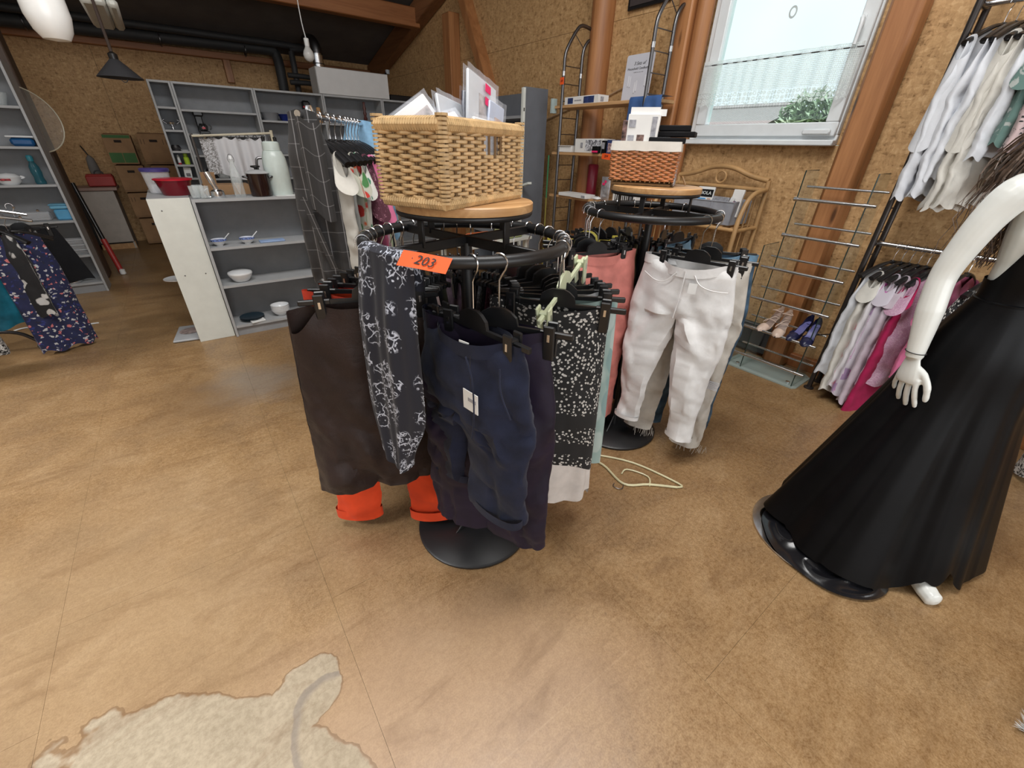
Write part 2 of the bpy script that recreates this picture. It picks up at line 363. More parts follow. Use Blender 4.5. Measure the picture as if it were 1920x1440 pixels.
# ---------------- window
WPVC=flat('white_pvc',(.74,.78,.80),.3,0,.03)
wd=tag(struct(bpy.data.objects.new('window_1',None))); COL.objects.link(wd); wd.location=(XW,0,0)
def fr(name,y0,y1,z0,z1,t0,t1,w,par):
    b=MB(); xm,xd=(t0+t1)/2,t1-t0
    b.box((xm,(y0+y1)/2,z0+w/2),(xd,y1-y0,w),None,.006); b.box((xm,(y0+y1)/2,z1-w/2),(xd,y1-y0,w),None,.006)
    b.box((xm,y0+w/2,(z0+z1)/2),(xd,w,z1-z0-2*w),None,.006); b.box((xm,y1-w/2,(z0+z1)/2),(xd,w,z1-z0-2*w),None,.006); return b.build(name,WPVC,par)
fr('window_frame',W0,W1,WZ0,WZ1,-.03,.05,.06,wd)
sash=fr('window_sash',W0+.012,W1-.05,WZ0+.05,WZ1-.03,-.055,.02,.082,wd)
MB().box((-.02,(W0+W1)/2-.02,2.25),(.008,W1-W0-.17,WZ1-WZ0-.20)).build('window_pane',glassy('window_glass',(.8,.95,.95),.01,.03,(.93,.985,.99)),wd)
MB().box((-.06,(W0+W1)/2,WZ0+.012),(.07,W1-W0+.01,.035),None,.006).build('window_sill',WPVC,wd)
MB().box((-.075,W0+.12,WZ0+.075),(.03,.17,.035),None,.008).build('hinge_cover',WPVC,wd)
h=MB(); h.tube(smooth([(-.055,W0+.075,2.20),(-.09,W0+.07,2.20),(-.105,W0+.06,2.17),(-.105,W0+.06,2.07)],4),.011,10); h.box((-.058,W0+.075,2.19),(.012,.03,.07),None,.004); h.build('window_handle',WPVC,wd)
st=MB(); st.grid(lambda u,v:(-.026,1.80+(.016+.010*v)*cos(u*2*PI),2.305+(.022+.012*v)*sin(u*2*PI)),20,1,True); st.build('window_sticker',flat('sticker_grey',(.5,.56,.56),.5),wd)
# ---------------- outside: neighbouring house and trees on the slope
TILE=N('roof_tiles'); v=TILE.coord('Object',(1,1,1)); ti=TILE.n('TexBrick',Scale=5.0); ti.inputs['Color1'].default_value=(.14,.125,.12,1); ti.inputs['Color2'].default_value=(.19,.17,.165,1); ti.inputs['Mortar'].default_value=(.05,.045,.04,1); ti.inputs['Mortar Size'].default_value=.04
vv=TILE.coord('Object',(1,1,1),(0,0,rad(90))); TILE.l(vv,ti.inputs['Vector']); TILE.color(ti.outputs['Color']); TILE.set(Roughness=.8); TILE=TILE.m
def house(label,y0,y1,xf,xr,ze,zr_,wallh=3.0):
    t=thing('neighbouring_house',label,'house',((xf+xr)/2,(y0+y1)/2,-1.2)); cx,cy=(xf+xr)/2,(y0+y1)/2
    W=(y1-y0)/2; D=xr-cx; e=ze+1.2; r=zr_+1.2
    MB().box((0,0,e/2),(D*2-.6,W*2-.6,e)).build('house_wall',flat('render_pale',(.62,.62,.58),.9),t)
    for s in(-1,1):
        sp=MB(); sp.add([(s*D,-W,e-.12),(s*D,W,e-.12),(0,W,r),(0,-W,r),(s*D,-W,e-.28),(s*D,W,e-.28),(0,W,r-.16),(0,-W,r-.16)],[(0,1,2,3),(7,6,5,4),(0,4,5,1),(1,5,6,2),(2,6,7,3),(3,7,4,0)],False); sp.build('roof_slope',TILE,t)
    for s in(-1,1):
        MB().add([(-D+.3,s*(W-.3),e-.1),(D-.3,s*(W-.3),e-.1),(0,s*(W-.3),r-.15)],[(0,1,2)],False).build('gable',flat('render_pale',(.62,.62,.58),.9),t)
    MB().tube([(0,-W,r+.02),(0,W,r+.02)],.09,8).build('roof_ridge',TILE,t)
    MB().tube([(-D-.06,-W,e-.16),(-D-.06,W,e-.16)],.06,8).build('gutter',STEEL,t)
    return t
house('house with a long tiled roof seen through the window pane',7.75,12.2,15.2,20.8,2.25,2.98)
house('lower tiled roof in front of the longer roof outside the window',9.9,13.5,13.0,15.0,2.05,2.55)
LEAF=flat('leaf_green',(.31,.39,.27),.7,0,.2,4)
def tree(label,x,y,z,r,h,seed):
    t=thing('leafy_tree',label,'tree',(x,y,-1.2)); rnd=random.Random(seed); b=MB()
    MB().tube([(0,0,0),(.05,0,(z+1.2)*.5),(0,.1,z+1.2)],[.18,.14,.06],8).build('trunk',BEAM,t)
    for k in range(1300):
        a=rnd.random()*2*PI; q=rnd.uniform(-1,1); rr=r*(rnd.random()**.35); s=math.sqrt(1-q*q)
        c=Vector((rr*s*cos(a),rr*s*sin(a),z+1.2+h*.5*q*(rr/r))); d=rnd.uniform(.10,.22)
        R3=Matrix.Rotation(rnd.random()*6,3,'X')@Matrix.Rotation(rnd.random()*6,3,'Z')
        b.add([c+R3@Vector(p) for p in((-d,0,0),(0,d*.5,.03),(d,0,0),(0,-d*.5,.03))],[(0,1,2,3)])
    o=b.build('foliage',LEAF,t); o['kind']='stuff'
for i,(x,y,z,r,h,l) in enumerate(((16.4,6.72,2.25,.92,2.0,'rounded green tree just right of the tiled roof outside'),(16.6,4.9,2.35,.9,2.4,'tall green tree at the right edge of the window view'),(17.4,2.5,2.3,1.2,2.4,'green tree beyond the right window frame outside'),(19.5,15.6,2.2,1.4,3.0,'green tree beyond the left end of the roofs outside'))): tree(l,x,y,z,r,h,i)
struct(MB().box((20,7,-1.3),(30,40,.2)).build('ground_outside',flat('meadow',(.16,.24,.08),.9,0,.2,1)))
sun=bpy.data.lights.new('outdoor_fill_sun','SUN'); sun.energy=10; sun.angle=rad(25); so=bpy.data.objects.new('outdoor_fill_sun',sun); COL.objects.link(so)  # sun lamp added to brighten the house and trees outside
so.rotation_euler=Vector((.62,-.12,-.77)).to_track_quat('-Z','Y').to_euler()
# ---------------- lace half curtain
LACE=N('lace'); LACE.set(Roughness=.8,Base_Color=(.86,.9,.9,1))
v=LACE.coord('UV'); x,y,z=LACE.sep(v)
ho=LACE.vor(v,95,'F1','Distance',.15); holes=LACE.ramp(ho,[(.30,0.0),(.42,1.0)])
big=LACE.vor(v,34,'F1','Distance',.2); rings=LACE.ramp(big,[(.16,0.0),(.22,1.0),(.40,1.0),(.46,0.0)])
low=LACE.ramp(y,[(.075,1.0),(.085,0.0)]); al=LACE.mix(low,holes,rings); al=LACE.math('ADD',LACE.math('MULTIPLY',al,.66),.20)
tr=LACE.n('BsdfTransparent'); mx=LACE.n('MixShader'); LACE.l(al,mx.inputs[0]); LACE.l(tr.outputs[0],mx.inputs[1])
tl=LACE.n('BsdfTranslucent'); tl.inputs['Color'].default_value=(.85,.9,.9,1); m2=LACE.n('MixShader'); m2.inputs[0].default_value=.5
LACE.l(LACE.b.outputs[0],m2.inputs[1]); LACE.l(tl.outputs[0],m2.inputs[2]); LACE.l(m2.outputs[0],mx.inputs[2]); LACE.l(mx.outputs[0],LACE.out.inputs['Surface'])
cu=thing('lace_curtain','white lace half curtain on a thin rod across the window','curtain',(XW-.085,0,0))
MB().tube([(0,1.29,2.06),(0,2.33,2.06)],.004,8).build('curtain_rod',STEEL,cu)
def cf(u,v):
    y=1.29+u*1.05; a=.006+.012*(1-u); fr=sin(u*75+2*sin(u*9))
    return (fr*a*(.4+.6*v)-.004, y, 2.085-.285*v+.008*sin(u*90)*(1 if v>.98 else 0))
MB().grid(cf,220,14,False,lambda u,v:(u*1.25,.285*(1-v))).build('lace_panel',LACE.m,cu)
# ---------------- pipes along the back wall, flue
PIPE=flat('pipe_lagging',(.035,.036,.038),.6)
d=thing('lagged_pipe','dark lagged pipe running along the top of the back wall, bending down','pipe',(0,9.0,0))
MB().tube(smooth([(-4,.0,2.66),(-2,0,2.67),(1.55,0,2.73),(1.80,0,2.72),(1.90,0,2.64),(1.90,0,2.1)],4),.075,12).build('pipe_run',PIPE,d)
for x in(-.95,.4,1.45): MB().tube(arc((x,0,2.69),.082,0,360,14,'yz'),.008,6).build('pipe_clamp',STEEL,d)
d=thing('lagged_pipe','thinner dark lagged pipe running above the first one','pipe',(0,8.80,0))
MB().tube(smooth([(-4,.0,2.765),(1.95,0,2.79),(2.06,0,2.74),(2.08,0,2.64),(2.08,0,2.1)],4),.045,12).build('pipe_run',PIPE,d)
MB().tube(smooth([(1.95,-.05,2.40),(2.2,-.05,2.40),(2.55,-.05,2.38)],3),.035,10).build('branch_pipe',PIPE,d)
MB().tube(smooth([(1.95,-.12,2.30),(2.2,-.12,2.31),(2.55,-.12,2.30)],3),.035,10).build('branch_pipe',PIPE,d)
d=thing('flue_pipe','shiny steel flue pipe behind the white cabinet on the shelves','pipe',(2.25,8.0,0))
MB().tube([(0,0,.0),(.0,0,2.62)],.075,18).build('flue_section',CHROME,d); MB().tube(smooth([(0,0,2.6),(0,.02,2.70),(-.02,.1,2.78),(-.04,.3,2.81)],4),.076,18).build('flue_elbow',STEEL,d)
MB().tube(arc((0,0,2.50),.077,0,360,20,'xy'),.006,6,True).build('flue_collar',STEEL,d)
# ================================================================== SHELVES AND COUNTER
def bookcase(label, loc, rot, w, h, d, zs, back=GREYD, body=GREYL, front=GREYF, name='shelf_unit', th=.02, outer=None):
    t=thing(name,label,'shelf',loc,rot)
    for s,x in((0,th/2),(1,w-th/2)):
        MB().box((x,d/2,h/2),(th,d,h),None,.0015).build('side_panel',outer if outer and s==0 else front,t)
    MB().box((w/2,d/2,h-th/2),(w-2*th,d,th)).build('top_board',front,t)
    MB().box((w/2,d-.004,h/2),(w-2*th,.006,h-.02)).build('back_panel',back,t)
    for z in zs: MB().box((w/2,d/2-.004,z-th/2),(w-2*th-.002,d-.012,th)).build('shelf_board',front,t)
    MB().box((w/2,.03,(zs[0]-th)/2),(w-2*th,.012,zs[0]-th)).build('plinth',body,t); return t
H_=2.02
bookcase('narrow grey tower shelf at the left end of the long shelf row',(.062,6.7,0),0,.205,H_,.28,[.1,.42,.75,1.07,1.21,1.35,1.56,1.78])
bookcase('wide grey bookcase right of the narrow tower, lace cloth before it',(.27,6.7,0),0,.795,H_,.28,[.1,.43,.75,1.06,1.31,1.53,1.765])
bookcase('grey bookcase third from left, blue dish on its upper shelf',(1.068,6.7,0),0,.795,H_,.28,[.1,.43,.75,1.06,1.33,1.70])
bookcase('grey bookcase carrying the left half of the white wall cabinet',(1.866,6.7,0),0,.795,H_,.28,[.1,.43,.75,1.06,1.38,1.70])
bookcase('grey bookcase at the right end of the row behind the basket',(2.664,6.7,0),0,.795,H_,.28,[.1,.43,.75,1.06,1.38,1.70])
bookcase('tall grey open bookcase at the left edge of the picture',(-1.71,6.2,0),0,.80,2.03,.28,[.107,.392,.731,1.06,1.378,1.695])
bookcase('low grey open bookcase of bowls facing the room, used as counter',(.062,4.04,0),0,.80,1.09,.28,[.095,.44,.74])
a=bookcase('low white-sided bookcase turned sideways beside the grey counter',(-.195,4.85,0),rad(-90),.77,1.10,.253,[.095,.44,.74],WHITEM)
for ch in list(a.children):
    if ch.name.startswith('side_panel'): ch.data.materials[0]=WHITEM
for x,z in ((-.13,1.02),(-.135,.55),(.0,.55)): MB().lathe([(.005,0),(.003,.001),(0,.001)],8).build('screw_cap',STEEL,a,(.772,.195+x,z),(0,rad(90),0))
# ---- white wall cabinet standing on the shelf row
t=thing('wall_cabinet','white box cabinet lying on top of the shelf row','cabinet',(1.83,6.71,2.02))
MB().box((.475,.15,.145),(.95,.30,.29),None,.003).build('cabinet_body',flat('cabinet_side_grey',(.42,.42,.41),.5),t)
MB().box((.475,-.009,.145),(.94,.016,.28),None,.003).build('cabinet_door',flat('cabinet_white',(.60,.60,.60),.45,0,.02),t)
t=thing('black_switch_box','flat black device with a cable lying on the shelf row','device',(3.0,6.85,2.02))
MB().box((0,0,.035),(.38,.2,.07),None,.012).build('housing',BLACKP,t)
MB().tube(smooth([(-.1,.1,.04),(-.16,.15,.12),(-.13,.2,.3),(-.06,.22,.36)],4),.012,8).build('cable',BLACKP,t); MB().lathe([(0,0),(.03,.0),(.03,.05),(0,.05)],12).build('plug',GREYL,t,(-.06,.22,.34))
# ================================================================== CROCKERY AND SMALL WARE
CERAM=flat('white_ceramic',(.78,.80,.82),.15,0,.02); BLUEC=flat('blue_pattern_rim',(.16,.24,.55),.25,0,.5,90)
def lobj(name,label,cat,prof,mat,loc,n=28,group=None,rot=None): 
    return tag(MB().lathe(prof,n).build(name,mat,None,loc,rot),label,cat,group)
def bowlp(r,h,ft=.45,t=.004): return [(r*ft,0),(r*ft,.008),(r*.72,h*.32),(r*.93,h*.72),(r,h),(r-t,h),(r*.90,h*.72),(r*.68,h*.34),(0,.014)]
def spoonbowl(label,x,y,z,a):
    t=thing('rice_bowl',label,'bowl',(x,y,z)); MB().lathe(bowlp(.055,.05),28).build('bowl',CERAM,t)
    MB().lathe([(.0555,.038),(.0565,.0495),(.0535,.0505),(.050,.042)],28).build('patterned_rim',BLUEC,t)
    s=thing('soup_spoon',label.replace('bowl','spoon resting in the bowl'),'spoon',(x,y,z)); s['label']='white porcelain spoon resting in '+('left' if a<0 else 'right')+' blue-rimmed bowl'
    b=MB(); b.tube([(.0,0,.022),(.03,.005,.03),(.05,.01,.055),(.085,.018,.085)],[.010,.009,.006,.007],8,flat=.5); b.build('spoon_handle',CERAM,s); return t
spoonbowl('blue-rimmed white rice bowl at left on the counter upper shelf',.155,4.13,.74,-1); spoonbowl('blue-rimmed white rice bowl with its spoon standing upright',.352,4.12,.74,1)
t=thing('chopstick_pack','pale blue pack of chopsticks on the counter upper shelf','packet',(.53,4.12,.74))
for k in range(3): MB().box((.0,-.03+.03*k,.007),(.19,.026,.012),.03*k,.003).build('sleeve',flat('pale_blue_print',(.30,.42,.66) if k!=1 else (.5,.6,.75),.4),t)
def stack(name,label,cat,n,prof,dz,mat,loc,rim=None):
    for k in range(n):
        lobj(name,label if n==1 else (['lowest','second','third','topmost','fifth'][k]+' '+label),cat,prof,mat,(loc[0],loc[1],loc[2]+dz*k),28,label if n>1 else None)
lobj('lidded_dish','round white lidded dish alone on the counter middle shelf','dish',[(.045,0),(.06,.01),(.085,.05),(.09,.062),(.092,.066),(.092,.07),(.088,.078),(.06,.088),(0,.092)],CERAM,(.232,4.14,.44))
stack('serving_bowl','white bowl of the stack on the counter bottom shelf','bowl',4,bowlp(.075,.055),.014,CERAM,(.46,4.14,.095))
stack('dark_plate','dark blue plate on the counter bottom shelf','plate',3,[(.05,0),(.055,.004),(.095,.014),(.096,.017),(.055,.008),(0,.007)],.008,flat('dark_glaze',(.012,.03,.045),.15),(.225,4.15,.095))
t=thing('folded_note','white folded card lying against the dark plates','card',(.255,4.06,.097),rad(12)); MB().box((0,0,.004),(.11,.05,.006),None,.001).build('card_leaf',WHITEP,t); MB().box((0,.004,.012),(.108,.048,.003),Matrix.Rotation(rad(8),4,'X')).build('card_leaf',WHITEP,t)
lobj('side_plate','small white plate projecting left of the white side panel','plate',[(.05,0),(.06,.005),(.10,.016),(.10,.02),(.055,.009),(0,.008)],CERAM,(-.20,4.42,.442))
t=thing('wine_glass','clear wine glass on the shelf behind the white side panel','glass',(-.185,4.55,.742)); GL=glassy('clear_glass',(.85,.92,.93),.02,.14)
MB().lathe([(.032,0),(.03,.003),(.004,.006),(.004,.07),(.02,.085),(.036,.12),(.034,.16),(.032,.16),(.034,.12),(.018,.088),(0,.08)],20).build('goblet',GL,t)
t=thing('baking_tray','grey tray lying on the floor behind the white panel','tray',(-.255,4.32,0),rad(-8)); 
MB().box((0,0,.012),(.20,.36,.02),None,.008).build('tray_rim',GREYF,t); MB().lathe([(.07,0),(.075,.004),(0,.005)],20).build('tray_picture',flat('tray_print',(.38,.30,.28),.4,0,.3,30),t,(.0,.02,.022))
# ---- on top of the counter
t=thing('storage_jar','clear plastic storage tub with a purple lid','container',(-.10,4.55,1.10))
MB().lathe([(.07,0),(.075,.01),(.088,.15),(.086,.15),(.073,.012),(0,.006)],28).build('tub',glassy('clear_plastic',(.9,.92,.95),.1,.22),t); MB().lathe([(0,.15),(.094,.15),(.096,.168),(.088,.174),(0,.174)],28).build('lid',flat('purple_lid',(.055,.045,.20),.35),t)
MB().lathe([(.069,.003),(.073,.06),(0,.064)],24).build('contents',flat('flour_white',(.68,.68,.72),.9),t)
t=thing('mixing_bowl','deep red plastic bowl with a lid on the white bookcase','bowl',(-.005,4.33,1.10))
MB().lathe([(.085,0),(.09,.006),(.112,.09),(.118,.105),(.116,.105),(.087,.01),(0,.008)],32).build('bowl',glassy('red_plastic',(.18,.004,.012),.12,.86,(.6,.05,.05)),t); MB().lathe([(.116,.104),(.124,.104),(.125,.112),(.118,.115),(0,.113)],32).build('lid',flat('red_lid',(.50,.012,.03),.3),t)
for k,(x,y,l) in enumerate(((.105,4.12,'clear tumbler nearest the white panel on the counter'),(.16,4.10,'clear tumbler beside the juicer on the counter'),(.13,4.20,'clear tumbler behind the two front tumblers'))):
    lobj('glass_tumbler',l,'glass',[(.028,0),(.03,.003),(.036,.085),(.034,.085),(.028,.008),(0,.006)],GL,(x,y,1.09),20)
t=thing('hand_juicer','chrome hand juicer with an upright lever on the counter','kitchen tool',(.245,4.13,1.09))
MB().lathe([(.045,0),(.048,.01),(.045,.045),(.03,.055),(0,.055)],20).build('base_cup',CHROME,t); MB().tube(smooth([(0,0,.05),(-.015,.0,.11),(-.035,.005,.175)],3),[.016]*3+[.020]*4,10).build('lever',CHROME,t); MB().tube(arc((-.05,0,.035),.03,90,270,8,'xz'),.006,8).build('grip',CHROME,t)
t=thing('swing_top_bottle','clear glass swing-top bottle on the counter','bottle',(.395,4.14,1.09))
MB().lathe([(.036,0),(.038,.01),(.038,.12),(.034,.16),(.018,.215),(.0135,.25),(.015,.262),(.013,.262),(.011,.25),(.016,.21),(.034,.12),(0,.008)],22).build('bottle_body',GL,t)
MB().lathe([(0,0),(.014,0),(.012,.022),(0,.026)],14).build('stopper',CERAM,t,(0,0,.262)); w=MB(); w.tube(smooth([(-.016,0,.24),(-.022,0,.262),(-.008,0,.292),(.012,0,.288),(.02,0,.262),(.016,0,.24)],3),.0018,6); w.build('wire_bail',STEEL,t)
t=thing('coffee_pot','black-brown enamel pot with two handles and a lid','pot',(.545,4.13,1.09)); EN=flat('brown_enamel',(.022,.010,.009),.1)
MB().lathe([(.068,0),(.075,.006),(.078,.16),(.08,.165),(.076,.165),(.07,.01),(0,.008)],30).build('pot_body',EN,t); MB().lathe([(0,.192),(.03,.19),(.06,.182),(.082,.170),(.084,.164),(.076,.163)],30).build('lid',glassy('pot_lid_glass',(.55,.56,.58),.1,.6),t); MB().lathe([(.012,.19),(.012,.20),(.034,.207),(.034,.217),(0,.22)],18).build('lid_knob',BLACKP,t)
for s in(-1,1): MB().tube(smooth([(s*.076,-.02,.135),(s*.098,-.018,.14),(s*.103,0,.14),(s*.098,.018,.14),(s*.076,.02,.135)],3),.007,8).build('pot_handle',BLACKP,t)
t=thing('vacuum_jug','tall pale green vacuum jug on the counter','jug',(.70,4.19,1.09)); PG=flat('pale_green_plastic',(.58,.66,.63),.3)
MB().lathe([(.085,0),(.09,.01),(.092,.2),(.086,.27),(.070,.315),(.066,.32),(0,.32)],30).build('jug_body',PG,t); MB().lathe([(.06,.318),(.064,.322),(.062,.375),(.05,.385),(0,.386)],24).build('screw_cap',PG,t); MB().tube(smooth([(-.086,0,.27),(-.125,0,.255),(-.13,0,.15),(-.09,0,.10)],4),.010,8).build('jug_handle',STEEL,t)
MB().lathe([(.012,0),(.014,.03),(0,.035)],10).build('spout_button',BLACKP,t,(.04,0,.383)); MB().lathe([(.012,0),(.014,.03),(0,.035)],10).build('spout_button',BLACKP,t,(-.045,0,.383))
t=thing('paper_sheet','white paper slip lying on the counter edge','paper',(.72,4.09,1.0905),rad(6)); MB().box((0,0,.001),(.17,.07,.002)).build('sheet',WHITEP,t); MB().box((.03,.01,.003),(.10,.05,.0015),.2).build('sheet',WHITEP,t)
t=thing('brown_carton','open brown carton behind the counter','box',(.36,4.62,.9)); CARD=flat('cardboard',(.36,.21,.105),.85,0,.08); CARDD=flat('cardboard_dark',(.20,.12,.07),.9)
MB().box((0,.1,.12),(.34,.22,.24),None,.002).build('carton_body',CARD,t); MB().box((-.12,-.01,.28),(.10,.01,.12),Matrix.Rotation(.2,4,'X')).build('flap',CARD,t)
bookcase('low grey bookcase behind the counter that the carton rests on',(.10,4.55,0),0,.80,.9,.35,[.1,.5])
# ---- lace tablecloth hung on a rod behind the counter
WLACE=N('embroidered_cloth'); WLACE.set(Roughness=.8); v=WLACE.coord('UV'); x,y,z=WLACE.sep(v)
lp=WLACE.vor(v,42,'F1'); bord=WLACE.ramp(x,[(.10,1.0),(.13,0.0)]); WLACE.color(WLACE.mix(WLACE.math('MULTIPLY',bord,WLACE.ramp(WLACE.noise(v,55,3,.5,1.5),[(.45,0.0),(.55,1.0)])),(.66,.66,.68),(.20,.19,.18)))
t=thing('hanging_tablecloth','white embroidered tablecloth clipped to a rod behind the counter','tablecloth',(.30,5.35,0))
MB().grid(lambda u,v:(.56*u,.02*sin(u*34)*(.4+v)+.012*sin(u*11),1.49-(.30+.16*abs(u-.15)*(1 if u<.6 else .75)-.06*(u>.85))*v+.012*cos(u*34)*(v<.08)),70,14,False,lambda u,v:(u*.56,.4*(1-v))).build('cloth',WLACE.m,t)
MB().tube([(-.05,-.015,1.50),(.62,-.03,1.545)],.010,8).build('curtain_pole',flat('cream_pole',(.62,.56,.42),.4),t); MB().tube([(.62,-.03,1.42),(.62,-.03,1.57)],.014,8).build('pole_bracket',flat('cream_pole',(.62,.56,.42),.4),t)
for k in range(8): MB().tube(arc((.03+k*.073,-.015,1.505),.016,0,330,10,'xz'),.004,6).build('clip_ring',BLACKP,t)
for s in(-.05,.60): MB().tube([(s,0,0),(s,0,1.52)],.012,8).build('stand_leg',STEEL,t)
# ---- things on the row of shelves
zs=6.80
def small(name,label,cat,loc,fn,rot=0):
    t=thing(name,label,cat,loc,rot); fn(t); return t
small('sugar_bowl','silver sugar bowl with spread handles in the narrow tower','pot',(.165,zs,1.56),lambda t:(MB().lathe([(.03,0),(.012,.012),(.012,.03),(.045,.055),(.05,.075),(0,.085)],18).build('bowl',CHROME,t),MB().tube(smooth([(-.045,0,.06),(-.08,0,.085),(-.06,0,.10)],3),.006,6).build('handle',STEEL,t),MB().tube(smooth([(.045,0,.06),(.08,0,.085),(.06,0,.10)],3),.006,6).build('handle',STEEL,t)))
small('gravy_boat','dark pitcher and white saucer in the narrow tower','pitcher',(.16,zs,1.35),lambda t:(MB().lathe([(.04,0),(.05,.03),(.035,.06),(.03,.06),(.045,.03),(0,.004)],18).build('pitcher',STEEL,t,(-.03,0,0)),MB().lathe([(.035,0),(.05,.014),(0,.008)],18).build('saucer',CERAM,t,(.05,-.04,0))))
small('neon_bottle','bright lime green bottle in the narrow tower','bottle',(.195,zs,1.21),lambda t:(MB().lathe([(.026,0),(.028,.01),(.028,.07),(.02,.08),(.02,.095),(0,.095)],16).build('bottle',flat('lime_plastic',(.42,.62,.04),.4),t),MB().lathe([(.021,0),(.021,.02),(0,.02)],14).build('cap',flat('lime_plastic',(.42,.62,.04),.4),t,(0,0,.092))))
small('slim_bottle','white slim bottle with red base in the narrow tower','bottle',(.12,zs,1.21),lambda t:(MB().lathe([(.014,0),(.016,.02),(.013,.085),(.006,.10),(0,.10)],12).build('bottle',WHITEP,t),MB().lathe([(.0165,0),(.0165,.016),(0,.017)],12).build('base_ring',flat('red_lid',(.5,.012,.03),.3),t)))
small('blister_card','white product card with hang hole in the narrow tower','packet',(.165,zs-.03,1.07),lambda t:(MB().box((0,0,.055),(.075,.008,.11),Matrix.Rotation(.1,4,'Y'),.003).build('card',WHITEP,t),MB().box((0,-.006,.03),(.04,.006,.035),None,.003).build('blister',STEEL,t)))
def coffee(t):
    MB().box((0,0,.015),(.10,.14,.03),None,.006).build('base',BLACKP,t); MB().box((-.02,.05,.10),(.07,.05,.18),None,.008).build('column',BLACKP,t); MB().box((-.02,.0,.20),(.10,.15,.05),None,.012).build('filter_head',BLACKP,t)
    MB().lathe([(.03,.03),(.045,.04),(.048,.075),(.03,.105),(.028,.105),(0,.034)],18).build('glass_jug',glassy('smoked_glass',(.02,.02,.02),.05,.5),t); MB().tube(arc((.055,0,.07),.025,-80,80,8,'xz'),.007,6).build('jug_handle',BLACKP,t); MB().box((0,-.048,.06),(.03,.004,.02)).build('red_badge',flat('red_lid',(.5,.012,.03),.3),t)
small('coffee_machine','small black drip coffee machine on the wide bookcase','coffee machine',(.46,zs,1.53),coffee)
small('steel_flask','slim steel vacuum flask on the wide bookcase','flask',(.43,zs,1.31),lambda t:(MB().lathe([(.038,0),(.04,.01),(.04,.13),(.034,.145),(0,.146)],18).build('flask_body',metal('brushed_steel',(.45,.43,.40),.3),t),MB().lathe([(.03,.145),(.032,.19),(0,.195)],16).build('cap',flat('cream_pole',(.62,.56,.42),.4),t)))
small('round_kettle','dark round kettle low on the wide bookcase','kettle',(.42,zs,1.06),lambda t:(MB().lathe([(.06,0),(.07,.04),(.065,.09),(.03,.13),(0,.135)],20).build('kettle_body',BLACKP,t),MB().lathe([(.05,0),(.08,.055),(.08,.06),(0,.01)],20).build('glass_bowl',GL,t,(.10,-.05,0))))
small('grey_tub','translucent grey oval tub on the third bookcase','container',(1.21,zs,1.70),lambda t:MB().lathe([(.08,0),(.10,.08),(.104,.085),(.098,.085),(.078,.006),(0,.005)],22).build('tub',flat('smoke_plastic',(.22,.23,.25),.3),t))
small('blue_dish','shallow cobalt blue dish on the third bookcase','dish',(1.42,zs,1.70),lambda t:MB().lathe([(.09,0),(.115,.07),(.12,.075),(.112,.075),(.088,.006),(0,.005)],24).build('dish',flat('cobalt',(.012,.025,.16),.2),t))
small('drink_flask','black slanted steel bottle with red dot on third bookcase','bottle',(1.66,zs,1.70),lambda t:(MB().box((0,0,.12),(.10,.07,.24),None,.02).build('bottle',BLACKP,t),MB().lathe([(.01,0),(.01,.004),(0,.004)],10).build('red_dot',flat('red_lid',(.5,.012,.03),.3),t,(-.035,-.037,.17),(rad(90),0,0))))
small('wooden_mill','pale wooden pepper mill on the third bookcase','mill',(1.80,zs-.03,1.70),lambda t:(MB().lathe([(.03,0),(.032,.01),(.024,.06),(.03,.10),(.03,.14),(0,.145)],16).build('mill_body',OAK,t),MB().lathe([(.024,.14),(.028,.16),(.02,.175),(0,.178)],16).build('mill_head',OAK,t)))
small('carved_mill','turned dark mill with bead rings beside the basket','mill',(2.42,zs-.03,1.70),lambda t:MB().lathe([(.03,0),(.034,.02),(.018,.05),(.028,.08),(.016,.11),(.026,.14),(.015,.17),(.024,.2),(.012,.24),(.02,.27),(0,.28)],14).build('mill_body',flat('maroon_wood',(.10,.035,.03),.3),t))
# ---- left bookcase items
yl=6.31
t=small('glass_baking_dish','rounded clear glass dish on the left bookcase top','dish',(-1.12,yl,1.695),lambda t:MB().lathe([(.10,0),(.13,.08),(.135,.10),(.128,.10),(.098,.008),(0,.006)],24).build('dish',GL,t))
t=small('blue_casserole','blue and white oblong dish with handles on the left bookcase','dish',(-1.03,yl,1.378),lambda t:(MB().box((0,0,.035),(.16,.12,.07),None,.02).build('dish_body',flat('enamel_blue',(.012,.09,.25),.25),t),MB().box((0,0,.078),(.19,.14,.016),None,.006).build('lid',CERAM,t)))
TURQ=flat('turquoise_cap',(.03,.20,.26),.35)
t=small('water_bottle','tall turquoise plastic bottle leaning on the left bookcase','bottle',(-1.04,yl-.02,1.06),lambda t:(MB().lathe([(.038,0),(.04,.02),(.034,.06),(.04,.10),(.036,.15),(.018,.19),(.018,.20),(0,.2)],20).build('bottle_body',glassy('turq_clear',(.03,.13,.17),.08,.5,(.5,.85,.9)),t),MB().lathe([(.022,.196),(.024,.215),(.024,.235),(.016,.245),(0,.246)],16).build('cap',TURQ,t)))
def tureen(t):
    MB().lathe([(.055,0),(.08,.025),(.085,.06),(.088,.064),(.08,.07),(.055,.09),(0,.098)],26).build('pot_body',CERAM,t)
    for s in(-1,1): MB().tube(smooth([(s*.083,0,.05),(s*.107,0,.06),(s*.083,0,.068)],3),.008,6).build('ear_handle',CERAM,t)
    MB().box((-.01,-.082,.045),(.07,.006,.018),None,.002).build('red_motif',flat('red_motif',(.45,.04,.05),.4,0,.5,60),t)
small('soup_tureen','white lidded tureen with a red flower motif','dish',(-1.245,yl-.02,1.06),tureen)
SKY=flat('sky_blue_plastic',(.10,.36,.60),.35)
